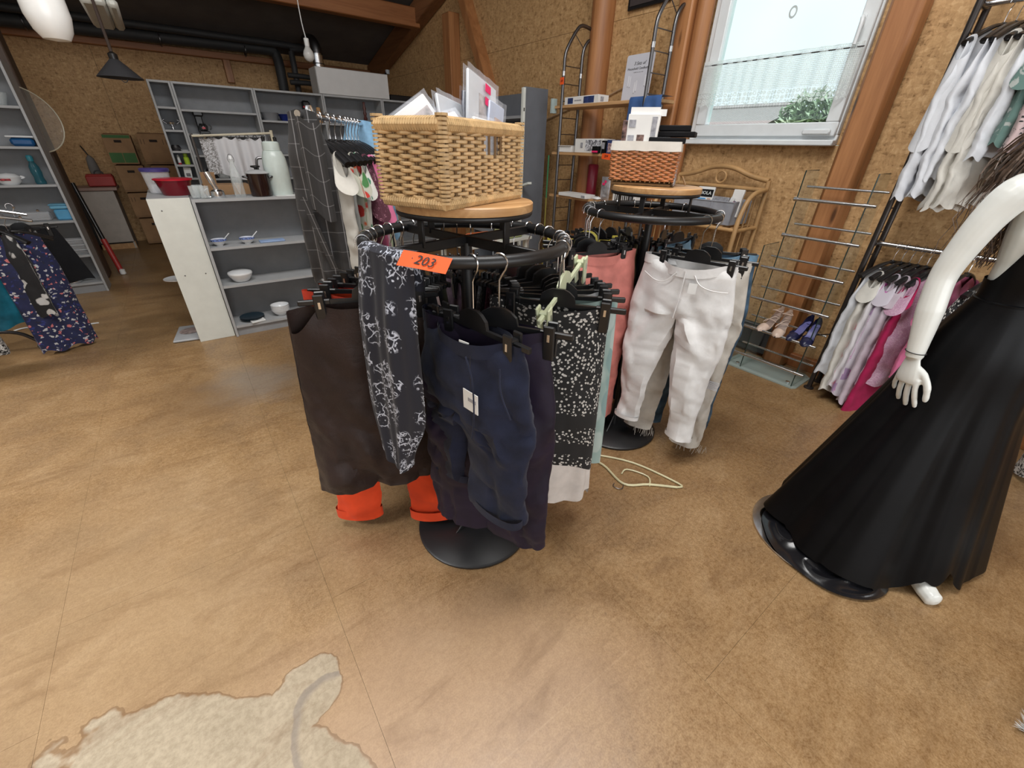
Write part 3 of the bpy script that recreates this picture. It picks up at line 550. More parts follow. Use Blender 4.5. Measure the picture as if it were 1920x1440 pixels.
small('lunch_box','stacked sky blue plastic boxes with a lid','container',(-.99,yl,.731),lambda t:(MB().box((0,0,.05),(.12,.11,.10),None,.012).build('lower_box',SKY,t),MB().box((-.005,0,.12),(.14,.12,.035),None,.01).build('upper_box',flat('sky_blue_light',(.17,.45,.65),.35),t),MB().box((-.005,0,.143),(.15,.13,.012),None,.005).build('lid',flat('sky_blue_light',(.17,.45,.65),.35),t)))
small('clear_tray','low clear plastic tray beside the sky blue boxes','container',(-1.20,yl,.731),lambda t:MB().box((0,0,.04),(.22,.13,.08),None,.012).build('tray',glassy('clear_plastic',(.9,.92,.95),.1,.22),t))
for k in range(3): small('food_container',['lowest','middle','topmost'][k]+' clear flat food box stacked on left bookcase','container',(-1.0,yl,.392+.05*k),lambda t:(MB().box((0,0,.02),(.17,.12,.04),None,.01).build('box',glassy('clear_plastic',(.9,.92,.95),.1,.22),t),MB().box((0,0,.044),(.18,.13,.008),None,.003).build('lid',glassy('cloudy_lid',(.7,.72,.75),.3,.6),t)))
small('steel_pan','steel saucepan with dark handle on the bottom of left bookcase','pan',(-1.17,yl,.107),lambda t:(MB().lathe([(.07,0),(.078,.006),(.08,.075),(.084,.078),(.078,.078),(.07,.008),(0,.006)],24).build('pan_body',CHROME,t),MB().tube([(.075,-.02,.06),(.17,-.05,.075)],.012,8).build('pan_handle',BLACKP,t)))
# ================================================================== BACK CORNER BY THE DARK POST
def carton(label,x0,x1,z0,z1,y=8.86,d=.36,pr='plain'):
    t=thing('cardboard_box',label,'box',((x0+x1)/2,y+d/2,z0)); w=x1-x0; h=z1-z0
    MB().box((0,0,h/2),(w,d,h),None,.004).build('carton',CARD,t); MB().box((0,-d/2-.001,h*.78),(w*.26,.004,.032),None,.0015).build('hand_hole',flat('hole_dark',(.03,.02,.015),.9),t)
    if pr=='green':
        GRN=flat('green_print',(.06,.17,.05),.7); MB().box((0,-d/2-.0012,h*.94),(w*.94,.003,h*.10)).build('print_bar',GRN,t)
        for s in(-1,1): MB().box((s*w*.235,-d/2-.0012,h*.22),(w*.45,.003,h*.34)).build('print_panel',GRN,t)
    if pr=='arrow':
        for s in(-1,1):
            for k in(-.018,.018): MB().box((s*w*.36+k,-d/2-.0012,h*.75),(.006,.003,h*.17)).build('arrow_mark',flat('print_brown',(.09,.05,.03),.8),t)
    if pr!='green': MB().box((0,-d/2-.0008,h*.06),(w*.98,.002,.006)).build('tape_line',CARDD,t)
    MB().box((0,.02,h+.008),(w*.9,d*.8,.006),Matrix.Rotation(rad(3),4,'X')).build('flap',CARD,t); return t
carton('green printed cardboard box topmost of the left stack',-.65,-.33,1.13,1.50,pr='green')
carton('cardboard box with arrow marks topmost of the right stack',-.26,.10,1.13,1.52,pr='arrow')
carton('plain cardboard box second from the top of left stack',-.63,-.31,.76,1.11)
carton('cardboard box with a dark hand hole below the arrow box',-.22,.12,.76,1.11)
carton('cardboard box with arrow marks lowest but one in left stack',-.62,-.26,.40,.74,pr='arrow'); carton('cardboard box behind the white side panel, second from floor',-.22,.12,.40,.74)
carton('lowest cardboard box of the left stack standing on floor',-.60,-.24,.012,.38); carton('lowest cardboard box of the right stack standing on floor',-.20,.14,.012,.38)
t=thing('base_cabinet','worn white base cabinet in the dim far corner','cabinet',(-1.2,8.66,0)); WC=flat('old_white',(.44,.40,.36),.6)
MB().box((.0,.22,.40),(.05,.42,.80)).build('side_panel',WC,t); MB().box((.45,.22,.40),(.02,.42,.80)).build('side_panel',WC,t); MB().box((.27,.0,.45),(.38,.02,.70),None,.003).build('cabinet_door',WC,t); MB().box((.27,.03,.05),(.40,.02,.10)).build('plinth',SHELFW,t); MB().box((.24,.21,.43),(.40,.40,.70)).build('carcass',flat('inside_dark',(.02,.02,.02),.9),t)
MB().box((.21,.20,.825),(.60,.48,.04),None,.004).build('worktop',flat('pinkish_top',(.36,.24,.20),.5),t)
small('tool_box','red plastic tool box on the old base cabinet','toolbox',(-.84,8.85,.85),lambda t:(MB().box((0,0,.07),(.30,.2,.14),None,.012).build('case',flat('red_case',(.38,.03,.025),.45),t),MB().box((0,0,.145),(.28,.18,.02),None,.006).build('lid',flat('red_case',(.38,.03,.025),.45),t),MB().tube(arc((0,0,.15),.05,0,180,8,'xz'),.008,6).build('handle',BLACKP,t)))
small('hanging_bag','limp grey bag hanging on a hook from the back wall','bag',(-.90,9.22,.92),lambda t:(MB().lathe([(.02,0),(.055,.03),(.06,.15),(.045,.27),(.012,.31),(0,.31)],14).build('bag_body',flat('grey_sack',(.20,.19,.18),.8),t),MB().tube(smooth([(0,0,.30),(-.02,0,.36),(-.05,.04,.43)],3),.008,6).build('string',BLACKP,t)))
small('leaning_pole','red and black pole with a white tip leaning by left bookcase','pole',(-.83,6.95,0),lambda t:(MB().tube([(.0,0,.02),(-.05,.12,.40)],.028,10).build('red_section',flat('red_case',(.38,.03,.025),.45),t),MB().tube([(-.05,.12,.40),(-.12,.30,1.0)],.022,10).build('black_section',BLACKP,t),MB().lathe([(.02,0),(.03,.01),(.028,.06),(0,.07)],12).build('tip',WHITEP,t,(.01,-.02,0))))
t=thing('acrylic_tray','large clear round tray leaning against the dark post','tray',(-1.02,6.76,1.60),(rad(84),rad(0),rad(35))); MB().lathe([(.0,0),(.26,.0),(.285,.012),(.29,.02),(.28,.018),(.25,.006),(0,.006)],36).build('disc',glassy('acrylic',(.6,.58,.52),.05,.12),t); MB().tube(arc((0,0,.015),.286,0,360,36,'xy'),.006,6,True).build('rim',flat('cream_pole',(.62,.56,.42),.4),t)
# white gondola and low table between the round racks and the corner
t=thing('metal_shelving','grey metal wall shelving seen end-on behind the big basket','shelf',(3.02,3.9,0)); GM=flat('grey_blue_steel',(.15,.16,.18),.5,0,.04)
MB().box((.15,.012,1.0),(.30,.024,2.0),None,.002).build('end_panel',GM,t); MB().box((.15,1.0,1.0),(.30,.024,2.0),None,.002).build('end_panel',GM,t); MB().box((.29,.5,1.0),(.02,.97,1.98)).build('back_panel',GM,t)
for z in(.15,.55,.95,1.35,1.75): MB().box((.13,.5,z),(.30,.96,.025)).build('shelf_board',GREYL,t)
up=MB(); up.box((-.015,.0,1.0),(.03,.03,1.98)); up.build('perforated_upright',WHITEM,t)
for k in range(14): MB().box((-.0155,-.0155,.25+k*.12),(.012,.002,.03)).build('slot',flat('hole_dark',(.03,.02,.015),.9),t)
MB().box((-.02,-.08,1.14),(.05,.16,.02),Matrix.Rotation(rad(-14),4,'X')).build('shelf_bracket',WHITEM,t)
t=thing('low_table','low white table with folded textiles behind the front rack','table',(2.45,3.75,0),rad(10)); MB().box((0,0,.645),(.9,.5,.03),None,.004).build('table_top',WHITEM,t)
for sx in(-.4,.4):
    for sy in(-.2,.2): MB().box((sx,sy,.315),(.04,.04,.63)).build('leg',WHITEM,t)
def folded(label,loc,col,n,rot=0):
    t=thing('folded_cloth',label,'cloth',loc,rot)
    for k in range(n):
        MB().box((.004*k,-.003*k,.03*k+.015),(.28,.19,.029),.03*k,.012).build('fold',cloth(label.replace(' ','_'),col),t)
folded('folded orange cloth lying on the low white table',(2.35,3.68,.66),(.60,.13,.03),2); folded('folded light green cloth lying on the low white table',(2.66,3.66,.66),(.38,.42,.20),3,.2)
# ================================================================== ALONG THE WINDOW WALL
ORANGE=flat('neon_orange_paper',(.85,.10,.012),.7,0,.03); PINKN=flat('neon_pink_paper',(.75,.02,.13),.6,0,.03); INK=flat('black_ink',(.012,.010,.012),.6)
# ---- ladder shelf
t=thing('ladder_shelf','wall shelf with two grey tubular ladders and wooden boards','shelf',(0,0,0))
def ladder(y,ztop,zb,par):
    L=bpy.data.objects.new('ladder_frame',None); COL.objects.link(L); L.parent=par; L.location=(0,y,0)
    xf,xb=3.20,3.42
    MB().tube([(xf,0,0)]+smooth([(xf,0,ztop-.08),(xf+.02,0,ztop),(xf+.12,0,ztop+.14),(xf+.19,0,ztop+.185),(3.52,0,ztop+.17)],4),.0145,10).build('ladder_rail',STEEL,L)
    MB().tube([(xb,0,0)]+smooth([(xb,0,ztop-.04),(xb+.015,0,ztop+.03),(xb+.06,0,ztop+.085),(3.52,0,ztop+.09)],4),.0145,10).build('ladder_rail',STEEL,L)
    z=.12
    while z<ztop-.05: MB().tube([(xf,0,z),(xb,0,z+.0)],.004,6).build('rung',STEEL,L); z+=.135
    MB().tube([(xf+.10,0,ztop+.12),(xb+.01,0,ztop+.02)],.004,6).build('rung',STEEL,L); MB().tube([(3.515,0,ztop+.17),(3.53,0,ztop+.17)],.03,14).build('wall_flange',STEEL,L)
    for x in(xf,xb): MB().tube([(x,0,ztop-.20),(x,0,ztop-.165)],.0165,10).build('joint_sleeve',CHROME,L)
ladder(3.55,2.27,0,t); ladder(2.57,2.36,0,t)
for z in(1.83,1.44,1.05,.62,.2): MB().box((3.325,3.06,z),(.25,1.18,.024),None,.002).build('shelf_board',SHELFW,t)
def pbox(name,label,cat,loc,d,mat,rot=0,bev=.002,extras=()):
    t=thing(name,label,cat,loc,rot); MB().box((0,0,d[2]/2),d,None,bev).build('carton',mat,t)
    for nm,c,dd,m in extras: MB().box(c,dd).build(nm,m,t)
    return t
WB=flat('white_carton',(.74,.73,.71),.5,0,.03); NAVYP=flat('navy_print',(.03,.05,.16),.5,0,.3,40); GREYP=flat('grey_print',(.33,.33,.36),.5,0,.2,60); BLK=flat('black_carton',(.006,.006,.007),.55,Specular_IOR_Level=.15)
pbox('parcel_box','long white box with blue pictures on the top ladder shelf','box',(3.29,3.32,1.843),(.13,.44,.062),WB,0,.002,(('print_panel',(-.0655,.14,.03),(.002,.07,.045),NAVYP),('print_panel',(-.0655,-.10,.03),(.002,.13,.05),NAVYP),('print_lines',(-.0655,.04,.03),(.002,.09,.008),GREYP),('print_panel',(-.02,-.2205,.03),(.04,.002,.035),GREYP)))
# poster
P=thing('candle_poster','white rounded sign listing candlestick sets, leaning on ladder shelf','sign',(3.46,2.90,1.843),(0,rad(3),0))
def rr(w,h,r,n=5):
    o=[]
    for cx,cz,a0 in((w/2-r,h-r,0),(-w/2+r,h-r,90),(-w/2+r,r,180),(w/2-r,r,270)):
        for i in range(n+1): a=rad(a0+90*i/n); o.append((cx+r*cos(a),cz+r*sin(a)))
    return o
MB().prism(rr(.29,.35,.018),.006,'x').build('board',flat('poster_white',(.62,.63,.70),.45,0,.02),P)
ER=(rad(90),0,rad(-90))
lettering('lettering','3 Sets of',.034,INK,P,(-.0036,0,.285),ER,.35); lettering('lettering','Household Candlesticks',.0255,INK,P,(-.0036,0,.250),ER,.35); lettering('lettering','candles for every room',.011,GREYP,P,(-.0036,0,.224),ER)
for k,(y,z) in enumerate(((.095,.13),(.075,.125),(.0,.09),(.018,.08),(-.085,.125),(-.10,.12))):
    MB().prism(rr(.010,.075,.004,2),.0012,'x',(-.0036,y,z)).build('candle_picture',flat('candle_pale',(.78,.79,.84),.5),P); MB().box((-.0036,y,z-.006),(.0014,.006,.008)).build('candle_foot',GREYP,P)
# blue cloth over the shelf corner
BLUE=cloth('blue_satin',(.055,.12,.30),.42,.1,500,.15,.1)
def bl(u,v):
    y=2.72-.30*u; L=.215+.05*sin(u*5+1)+.09*u; z=1.86-L*max(0,v-.2)/.8; x=3.36-.165*min(1,v/.2)-.012*sin(u*16)*v
    return (x-.01*v, y-.05*v*u, z)
tag(MB().grid(bl,30,16).build('blue_cloth',BLUE),'blue satin cloth draped over the corner of top ladder shelf','cloth')
# second shelf
STR=N('stripe_print'); v=STR.coord('Object',(1,60,25)); wv=STR.noise(v,1.0,2,.5,2.0); STR.color(STR.ramp(wv,[(.47,(.10,.10,.12)),(.53,(.70,.70,.74))])); STR=STR.m
pbox('appliance_box','white box with a wavy striped front on the second ladder shelf','box',(3.30,3.16,1.453),(.16,.36,.115),WB,0,.002,(('striped_print',(-.0808,-.06,.06),(.002,.20,.09),STR),('print_panel',(-.0808,.09,.06),(.002,.03,.045),GREYP)))
pbox('flat_carton','small open white carton left on the second ladder shelf','box',(3.28,3.47,1.453),(.15,.17,.05),WB,.1,.002,(('flap',(-.04,.0,.055),(.10,.16,.004),WB),))
pbox('black_pack','small black pack with a pink strip on second ladder shelf','box',(3.195,3.03,1.453),(.04,.075,.055),BLK,0,.002,(('pink_strip',(-.021,0,.012),(.002,.072,.014),PINKN),))
pbox('tall_black_box','narrow black box on second ladder shelf beside striped box','box',(3.24,2.945,1.453),(.10,.045,.10),BLK,0,.002,(('print_lines',(-.051,0,.06),(.002,.03,.05),GREYP),))
pbox('floral_box','dark box with flower pictures on the second ladder shelf','box',(3.26,2.82,1.453),(.14,.17,.105),NAVYP,0,.002,(('flower_picture',(-.0708,.02,.045),(.002,.10,.07),flat('flower_print',(.45,.30,.30),.5,0,.6,70)),('sticker',(-.0712,-.04,.085),(.002,.03,.014),PINKN)))
t=thing('price_tag','neon orange price tag on the second ladder shelf edge','tag',(3.195,2.90,1.435),(0,0,0)); MB().box((-.002,0,-.005),(.003,.10,.048),Matrix.Rotation(rad(4),4,'X')).build('paper',ORANGE,t); lettering('lettering','204',.03,INK,t,(-.0045,0,-.004),ER,.3)
t=thing('price_tag','small neon orange tag tied to the left ladder','tag',(3.183,3.55,2.03)); MB().box((0,.0,0),(.003,.05,.055)).build('paper',ORANGE,t); lettering('lettering','201',.022,INK,t,(-.0025,0,0),ER,.3)
# third shelf
pbox('flat_carton','flat white box left on the third ladder shelf','box',(3.26,3.37,1.063),(.16,.22,.03),WB,.05); pbox('flat_carton','flat white box in the middle of the third ladder shelf','box',(3.22,3.17,1.063),(.13,.22,.035),WB,-.08,.002,(('print_lines',(-.066,-.08,.018),(.002,.05,.02),GREYP),))
SILV=flat('silver_foil',(.55,.54,.56),.25,.6,.25,25); t=thing('foil_pouch','silver printed pouch standing on the third ladder shelf','pouch',(3.27,2.93,1.063)); MB().grid(lambda u,v:(.018*sin(PI*v)*cos(2*PI*u),.055*sin(2*PI*u),.20*v),16,8,True).build('pouch_body',SILV,t); MB().box((-.02,.01,.14),(.003,.03,.02)).build('pink_mark',PINKN,t); MB().box((-.02,-.01,.16),(.003,.02,.02)).build('pink_mark',PINKN,t)
t=thing('tissue_pack','small white crumpled packet at the third ladder shelf edge','packet',(3.22,2.98,1.063)); MB().grid(lambda u,v:(.03*sin(PI*v)*cos(2*PI*u),.05*sin(2*PI*u)*sin(PI*min(.9,v+.1)),.03*v+.004*sin(9*u)),14,5,True).build('packet',WHITEP,t)
pbox('barcode_box','white carton with black bar prints below the right round shelf','box',(3.30,2.66,1.063),(.15,.26,.10),WB,0,.002,tuple(('bar_print',(-.076,-.10+.022*k,.05),(.002,.008 if k%2 else .012,.07),BLK) for k in range(10)))
lobj('red_tube','red plastic tube standing behind the third ladder shelf','tube',[(.05,0),(.052,.01),(.052,.34),(.045,.35),(0,.35)],flat('crimson_plastic',(.26,.015,.04),.3),(3.53,3.36,1.0),20)
MB().box((0,0,0),(.01,.01,.01))
t=thing('leaning_bar','thin green and yellow bar leaning along the left ladder','bar',(3.17,3.66,.02)); MB().box((0,0,.75),(.008,.012,.5)).build('bar_yellow',flat('yellow_bar',(.30,.26,.06),.5),t); MB().box((0,0,1.2),(.008,.012,.4)).build('bar_green',flat('green_bar',(.05,.22,.10),.5),t); MB().box((0,0,.25),(.008,.012,.5)).build('bar_yellow',flat('yellow_bar',(.30,.26,.06),.5),t)
pbox('hanging_box','pale grey-green box hung on the ladder beside the top shelf','box',(3.20,3.665,1.78),(.06,.03,.12),flat('pale_teal',(.38,.47,.46),.5))
t=thing('wall_sign','dark framed board high on the OSB wall','picture',(3.645,3.03,2.54),(0,0,0)); MB().box((-.012,0,.17),(.02,.44,.34),None,.004).build('frame',BLACKP,t); MB().box((-.024,0,.17),(.004,.39,.29)).build('board_face',flat('dark_board',(.05,.04,.04),.5),t)
t=thing('wall_cable','thin grey cable clipped across the OSB wall','cable',(3.635,0,0)); MB().tube(smooth([(0,4.3,1.76),(0,3.95,1.84),(0,3.7,1.88),(0,3.4,1.93),(0,3.2,1.985),(0,3.0,2.0)],3),.006,6).build('cable_run',flat('cable_beige',(.42,.29,.18),.6),t); MB().tube([(0,3.02,1.99),(0,3.0,1.5),(0,3.02,1.1)],.006,6).build('cable_drop',flat('cable_beige',(.42,.29,.18),.6),t)
# ---- rattan shelf
RAT=flat('rattan',(.46,.27,.115),.45,0,.12,6,.05,60); t=thing('rattan_shelf','honey coloured rattan shelf with arched top against OSB wall','shelf',(0,0,0))
def cane(pts,r,nm='cane',k=4): return MB().tube(smooth(pts,k),r,10).build(nm,RAT,t)
ya,yb,xb,xf=1.60,2.36,3.56,3.26
for y in(ya,yb): cane([(xb,y,0),(xb,y,.6),(xb,y,1.31)],.017,'back_post'); cane([(xf,y,0),(xf-.005,y,.9),(xf+.03,y,1.12),(xf+.12,y,1.22),(xb,y,1.25)],.017,'side_arch')
cane([(xb,ya,1.31),(xb,ya+.14,1.335),(xb,(ya+yb)/2-.08,1.385),(xb,(ya+yb)/2+.08,1.385),(xb,yb-.14,1.335),(xb,yb,1.31)],.018,'top_arch'); cane([(xb,ya,1.245),(xb,yb,1.25)],.016,'cross_pole')
MB().tube(arc((xb,(ya+yb)/2,1.315),.042,0,360,20,'yz'),.008,8,True).build('ring_ornament',RAT,t)
for z in(.98,.55,.15):
    for x in(xf,xb): cane([(x,ya,z),(x,yb,z)],.015,'shelf_pole')
    for y in(ya,yb): cane([(xf,y,z),(xb,y,z)],.015,'side_pole')
    for k in range(9): MB().tube([(xf,ya+.04+k*.085,z+.012),(xb,ya+.04+k*.085,z+.012)],.007,6).build('shelf_slat',RAT,t)
for y in(ya,yb):
    for x in(xf+.09,xf+.17): MB().tube([(x,y,.55),(x,y,1.21)],.006,6).build('spindle',RAT,t)
GF=cloth('grey_felt_box',(.30,.31,.345),.8); t=thing('fabric_box','grey fabric storage box on the rattan shelf','box',(3.42,1.93,1.005)); 
b=MB(); 
for c,d in(((-.13,0,.08),(.006,.50,.16)),((.13,0,.08),(.006,.50,.16)),((0,-.25,.08),(.26,.006,.16)),((0,.25,.08),(.26,.006,.16)),((0,0,.004),(.26,.50,.006))): b.box(c,d)
b.build('fabric_walls',GF,t); MB().tube([(-.134,-.25,.16),(-.134,.25,.155),(.13,.25,.16),(.13,-.25,.16)],.005,6,True).build('hem',GF,t)
for y in(-.08,.1): MB().tube([(-.135,y,.005),(-.135,y,.155)],.0035,6).build('seam',GF,t)
def mag(label,y,z,w,h,col,title,rx,tc):
    t=thing('packet_card',label,'packet',(3.36,y,z),(0,rad(10),rad(rx))); MB().box((0,0,h/2),(.02,w,h),None,.002).build('card',col,t)
    if title: MB().box((-.0115,0,h*.76),(.003,w*.92,h*.28)).build('title_bar',BLK,t); lettering('lettering',title,w*.26,WHITEP,t,(-.0135,0,h*.76),ER)
    MB().box((-.0115,.02,h*.42),(.003,w*.5,h*.3)).build('print_panel',tc,t); MB().box((-.0115,-w*.3,h*.42),(.003,w*.2,h*.3)).build('print_panel',flat('skin_print',(.55,.33,.22),.5),t)
mag('white packet with black title band in the grey fabric box',1.97,1.06,.13,.19,WB,'VIOLA',8,flat('cyan_print',(.05,.28,.60),.5)); mag('grey photo packet lying low in the grey fabric box',1.84,1.04,.15,.15,GREYP,None,-10,flat('grey_photo',(.12,.12,.13),.5,0,.5,40)); mag('slim white packet at the right end of grey fabric box',1.71,1.06,.08,.19,WB,None,0,NAVYP)
t=thing('paper_bag','small white paper slip in the grey fabric box','paper',(3.36,1.74,1.13)); MB().box((0,0,.03),(.004,.03,.07),Matrix.Rotation(.3,4,'X')).build('slip',WHITEP,t); MB().box((-.003,-.03,.02),(.004,.03,.03)).build('red_slip',flat('red_lid',(.5,.012,.03),.3),t)
t=thing('brown_hamper','small brown woven hamper left on the rattan shelf','basket',(3.40,2.26,1.005)); HB=flat('brown_weave',(.33,.17,.06),.6,0,.25,60,.4,120); MB().box((0,0,.07),(.2,.13,.14),None,.012).build('hamper_body',HB,t); MB().box((0,0,.15),(.21,.14,.022),None,.006).build('liner_edge',WHITEP,t)
# ---- glass and chrome shoe rack
GP=glassy('rack_glass',(.35,.4,.38),.03,.03,(.95,.97,.96),.12); EDG=flat('glass_edge',(.02,.04,.035),.2)
t=thing('shoe_rack','shoe rack of chrome rods between clear glass sides','rack',(0,0,0))
MB().prism([(3.20,.85),(3.23,.83),(3.47,.83),(3.52,.88),(3.52,1.32),(3.48,1.37),(3.24,1.37),(3.19,1.32)],.012,'z',(0,0,.008)).build('glass_base',glassy('base_glass',(.45,.55,.52),.05,.35),t)
for y,z,x0,x1 in((.86,1.40,3.215,3.43),(1.24,1.40,3.215,3.43),(1.34,.93,3.20,3.44)):
    MB().prism([(x0,.014),(x1,.014),(x1,z-.03),(x1-.03,z),(x0,z)],.008,'y',(0,y,0)).build('glass_side',GP,t); MB().tube([(x0,y,.014),(x0,y,z),(x1-.02,y,z)],.0035,6).build('glass_rim',EDG,t)
for zb,zf in((1.30,1.235),(1.065,1.015),(.83,.79),(.60,.565),(.37,.345),(.135,.125)):
    y1=1.36 if zb<.9 else 1.28
    MB().tube([(3.42,.83,zb),(3.42,y1,zb)],.008,10).build('chrome_rod',CHROME,t); MB().tube([(3.205,.81,zf),(3.205,y1-.04,zf)],.010,10).build('chrome_rod',CHROME,t)
    for y in(.86,1.24): MB().tube([(3.205,y-.012,zf),(3.205,y+.012,zf)],.013,10).build('rod_collar',CHROME,t)
for y in(.90,1.28): MB().lathe([(.014,0),(.014,.012),(0,.014)],12).build('base_bolt',CHROME,t,(3.25,y,.014))
def shoe(label,loc,rz_,mat,inn,heel,strap=False,sc=1.0):
    t=thing('court_shoe' if not strap else 'strappy_heel',label,'shoe',loc,(0,rad(-12),rz_))
    # local: toe at -x, heel at +x ; length .24
    def sec(u): # half width, z of sole, upper height
        w=[.012,.030,.038,.036,.028,.024,.027,.026,.018][min(8,int(u*8))]; return w
    Wd=[(0,.006),(.08,.026),(.2,.037),(.35,.038),(.55,.029),(.75,.027),(.9,.027),(1,.012)]
    Zs=[(0,.004),(.3,.002),(.45,.012),(.7,.045),(1,.058)]; Ht=[(0,.012),(.12,.028),(.3,.040),(.36,.030),(.55,.016),(.72,.018),(.85,.042),(1,.060)]
    def itp(T,u):
        for (a,b),(c,d) in zip(T,T[1:]):
            if u<=c: f=(u-a)/(c-a); f=f*f*(3-2*f); return b+(d-b)*f
        return T[-1][1]
    def up(u,v):
        x=(u-.5)*.24*sc; w=itp(Wd,u)*sc; z0=itp(Zs,u)*sc; h=itp(Ht,u)*sc; a=(v-.5)*2
        closed=u<.30; ang=a*(PI/2 if closed else PI/2); s=sin(ang); zz=z0+(h*(cos(ang)) if closed else h*(1-abs(a))*0)
        if closed: return (x,w*s,zz)
        return (x,w*(1 if a>0 else -1)*(1-.25*(1-abs(a))),z0+h*(1-abs(a))) if abs(a)>.02 else (x,0,z0+h)
    b=MB()
    b.grid(lambda u,v:((u*.34-.5)*.24*sc,itp(Wd,u*.34)*sc*sin((v-.5)*PI),(itp(Zs,u*.34)+itp(Ht,u*.34)*cos((v-.5)*PI))*sc),12,12)
    for s in(-1,1): b.grid(lambda u,v:((.30+u*.70-.5)*.24*sc,s*itp(Wd,.30+u*.7)*sc*(1-.12*v*v),(itp(Zs,.30+u*.7)+itp(Ht,.30+u*.7)*v*(.9 if not strap or u>.55 else .25))*sc),18,4)
    b.grid(lambda u,v:(.118*sc+.004*sc*cos(PI*(v-.5)),.012*sc*2*(v-.5),(.058+.058*u)*sc),4,4); b.build('upper',mat,t)
    MB().grid(lambda u,v:((u-.5)*.238*sc,itp(Wd,u)*sc*(v-.5)*1.9,(itp(Zs,u)+.003)*sc),20,4).build('insole',inn,t)
    b=MB(); b.grid(lambda u,v:((u-.5)*.24*sc,itp(Wd,u)*sc*(v-.5)*2,itp(Zs,u)*sc-.002),20,4); b.build('sole',flat('sole_dark',(.05,.04,.035),.6),t)
    MB().lathe([(.008*sc,-.002),(.009*sc,.01),(.014*sc,.05*sc),(.017*sc,.06*sc),(0,.06*sc)],12).build('heel',heel,t,(.098*sc,0,-.004))
    if strap:
        for pts in([(-.02,.038,.03),(-.0,.02,.052),(.01,-.02,.05),(.02,-.034,.035)],[(.0,.036,.028),(.045,.0,.06),(.06,-.03,.05)],[(.105,.012,.095),(.06,.035,.10),(.05,.0,.112),(.07,-.03,.10),(.105,-.012,.095)]): MB().tube(smooth(pts,4),.0035,6).build('strap',mat,t)
    return t
BEIGE=flat('beige_leather',(.62,.47,.38),.4,0,.05); NAVY=flat('navy_satin_shoe',(.012,.014,.05),.35); 
shoe('left beige strappy heel on the shoe rack',(3.30,1.17,.362),rad(-12),BEIGE,flat('insole_taupe',(.36,.27,.23),.5),BEIGE,True); shoe('right beige strappy heel next to the navy pair',(3.28,1.075,.362),rad(8),BEIGE,flat('insole_taupe',(.36,.27,.23),.5),BEIGE,True)
shoe('left navy pointed shoe on the shoe rack',(3.30,.965,.362),rad(-10),NAVY,flat('insole_lilac',(.16,.16,.40),.4),NAVY); shoe('right navy pointed shoe at the end of the shoe rack',(3.28,.885,.362),rad(6),NAVY,flat('insole_lilac',(.16,.16,.40),.4),NAVY)
t=thing('flat_carrier','folded dark grey carrier lying behind the shoe rack','bag',(3.585,1.55,0)); MB().box((0,0,.14),(.04,.7,.24),Matrix.Rotation(.06,4,'Y'),.012).build('bag_side',flat('charcoal_vinyl',(.035,.034,.034),.5),t); MB().box((-.028,-.08,.16),(.02,.4,.16),Matrix.Rotation(.10,4,'Y'),.01).build('pocket',flat('charcoal_vinyl',(.035,.034,.034),.5),t)
# ---- two-tier wall rack at right
RK=thing('two_tier_rack','bronze tubular ladder rack with two chrome rails at right','rack',(0,0,0))
for y in(.784,-1.15):
    for x,l in((3.335,2.75),(3.50,2.75)):
        MB().tube([(x,y,.012),(x,y,l)],.0155,12).build('upright',GUNM,RK); MB().lathe([(.032,0),(.032,.008),(.018,.014),(0,.014)],14).build('foot',GUNM,RK,(x,y,.0))
    for k in range(19): MB().tube([(3.335,y,.14+k*.135),(3.50,y,.14+k*.135)],.0035,6).build('rung',GUNM,RK)
    MB().tube([(3.335,y,.30),(3.50,y,.05)],.004,6).build('brace',GUNM,RK)
for z in(1.02,2.14): MB().tube([(3.42,.80,z),(3.42,-1.16,z)],.0135,12).build('rail',CHROME,RK); MB().tube([(3.36,.784,z),(3.47,.784,z)],.016,10).build('rail_clamp',STEEL,RK)
MB().tube([(3.35,.79,.42),(3.36,1.05,.30)],.004,6).build('stay_wire',GUNM,RK)
# ---- pendant lamps
OPAL=flat('opal_glass',(.80,.81,.80),.25,0,.02)
t=thing('opal_pendant','white elongated opal pendant lamp at the upper left','lamp',(-.235,3.02,1.83)); MB().lathe([(0,0),(.045,.006),(.064,.035),(.076,.085),(.076,.15),(.066,.23),(.052,.31),(.042,.36),(0,.37)],32).build('opal_shade',OPAL,t); MB().tube([(0,0,.36),(0,0,zroof(3.02)-1.83-.01)],.006,8).build('flex',WHITEP,t); MB().lathe([(.046,.35),(.05,.37),(.03,.42),(0,.43)],20).build('lamp_holder',WHITEP,t)
BLKS=flat('lamp_black',(.045,.045,.05),.6)
t=thing('cone_pendant','black metal cone pendant lamp hanging on a rod','lamp',(-.115,5.35,1.90)); MB().lathe([(.155,0),(.152,.004),(.03,.125),(.024,.128),(.026,.122),(.15,.0)],32,(0,0,0),True).build('cone_shade',BLKS,t); MB().lathe([(.03,.12),(.032,.16),(.012,.175),(0,.175)],16).build('socket_cap',BLACKP,t); MB().tube([(0,0,.17),(-.0,0,zroof(5.35)-1.90-.01)],.011,8).build('rod',flat('rod_brown',(.05,.03,.022),.5),t); MB().tube(arc((0.02,0,-.005),.02,180,360,10,'xz'),.003,6).build('pull_ring',BLACKP,t); MB().lathe([(.0,.02),(.022,.03),(.028,.055),(.016,.09),(0,.1)],14).build('bulb',OPAL,t)
for sx,sy,a in((-.20,.0,.3),(.05,.02,-.2)): MB().box((-.115+.0,0,0),(.001,.001,.001))
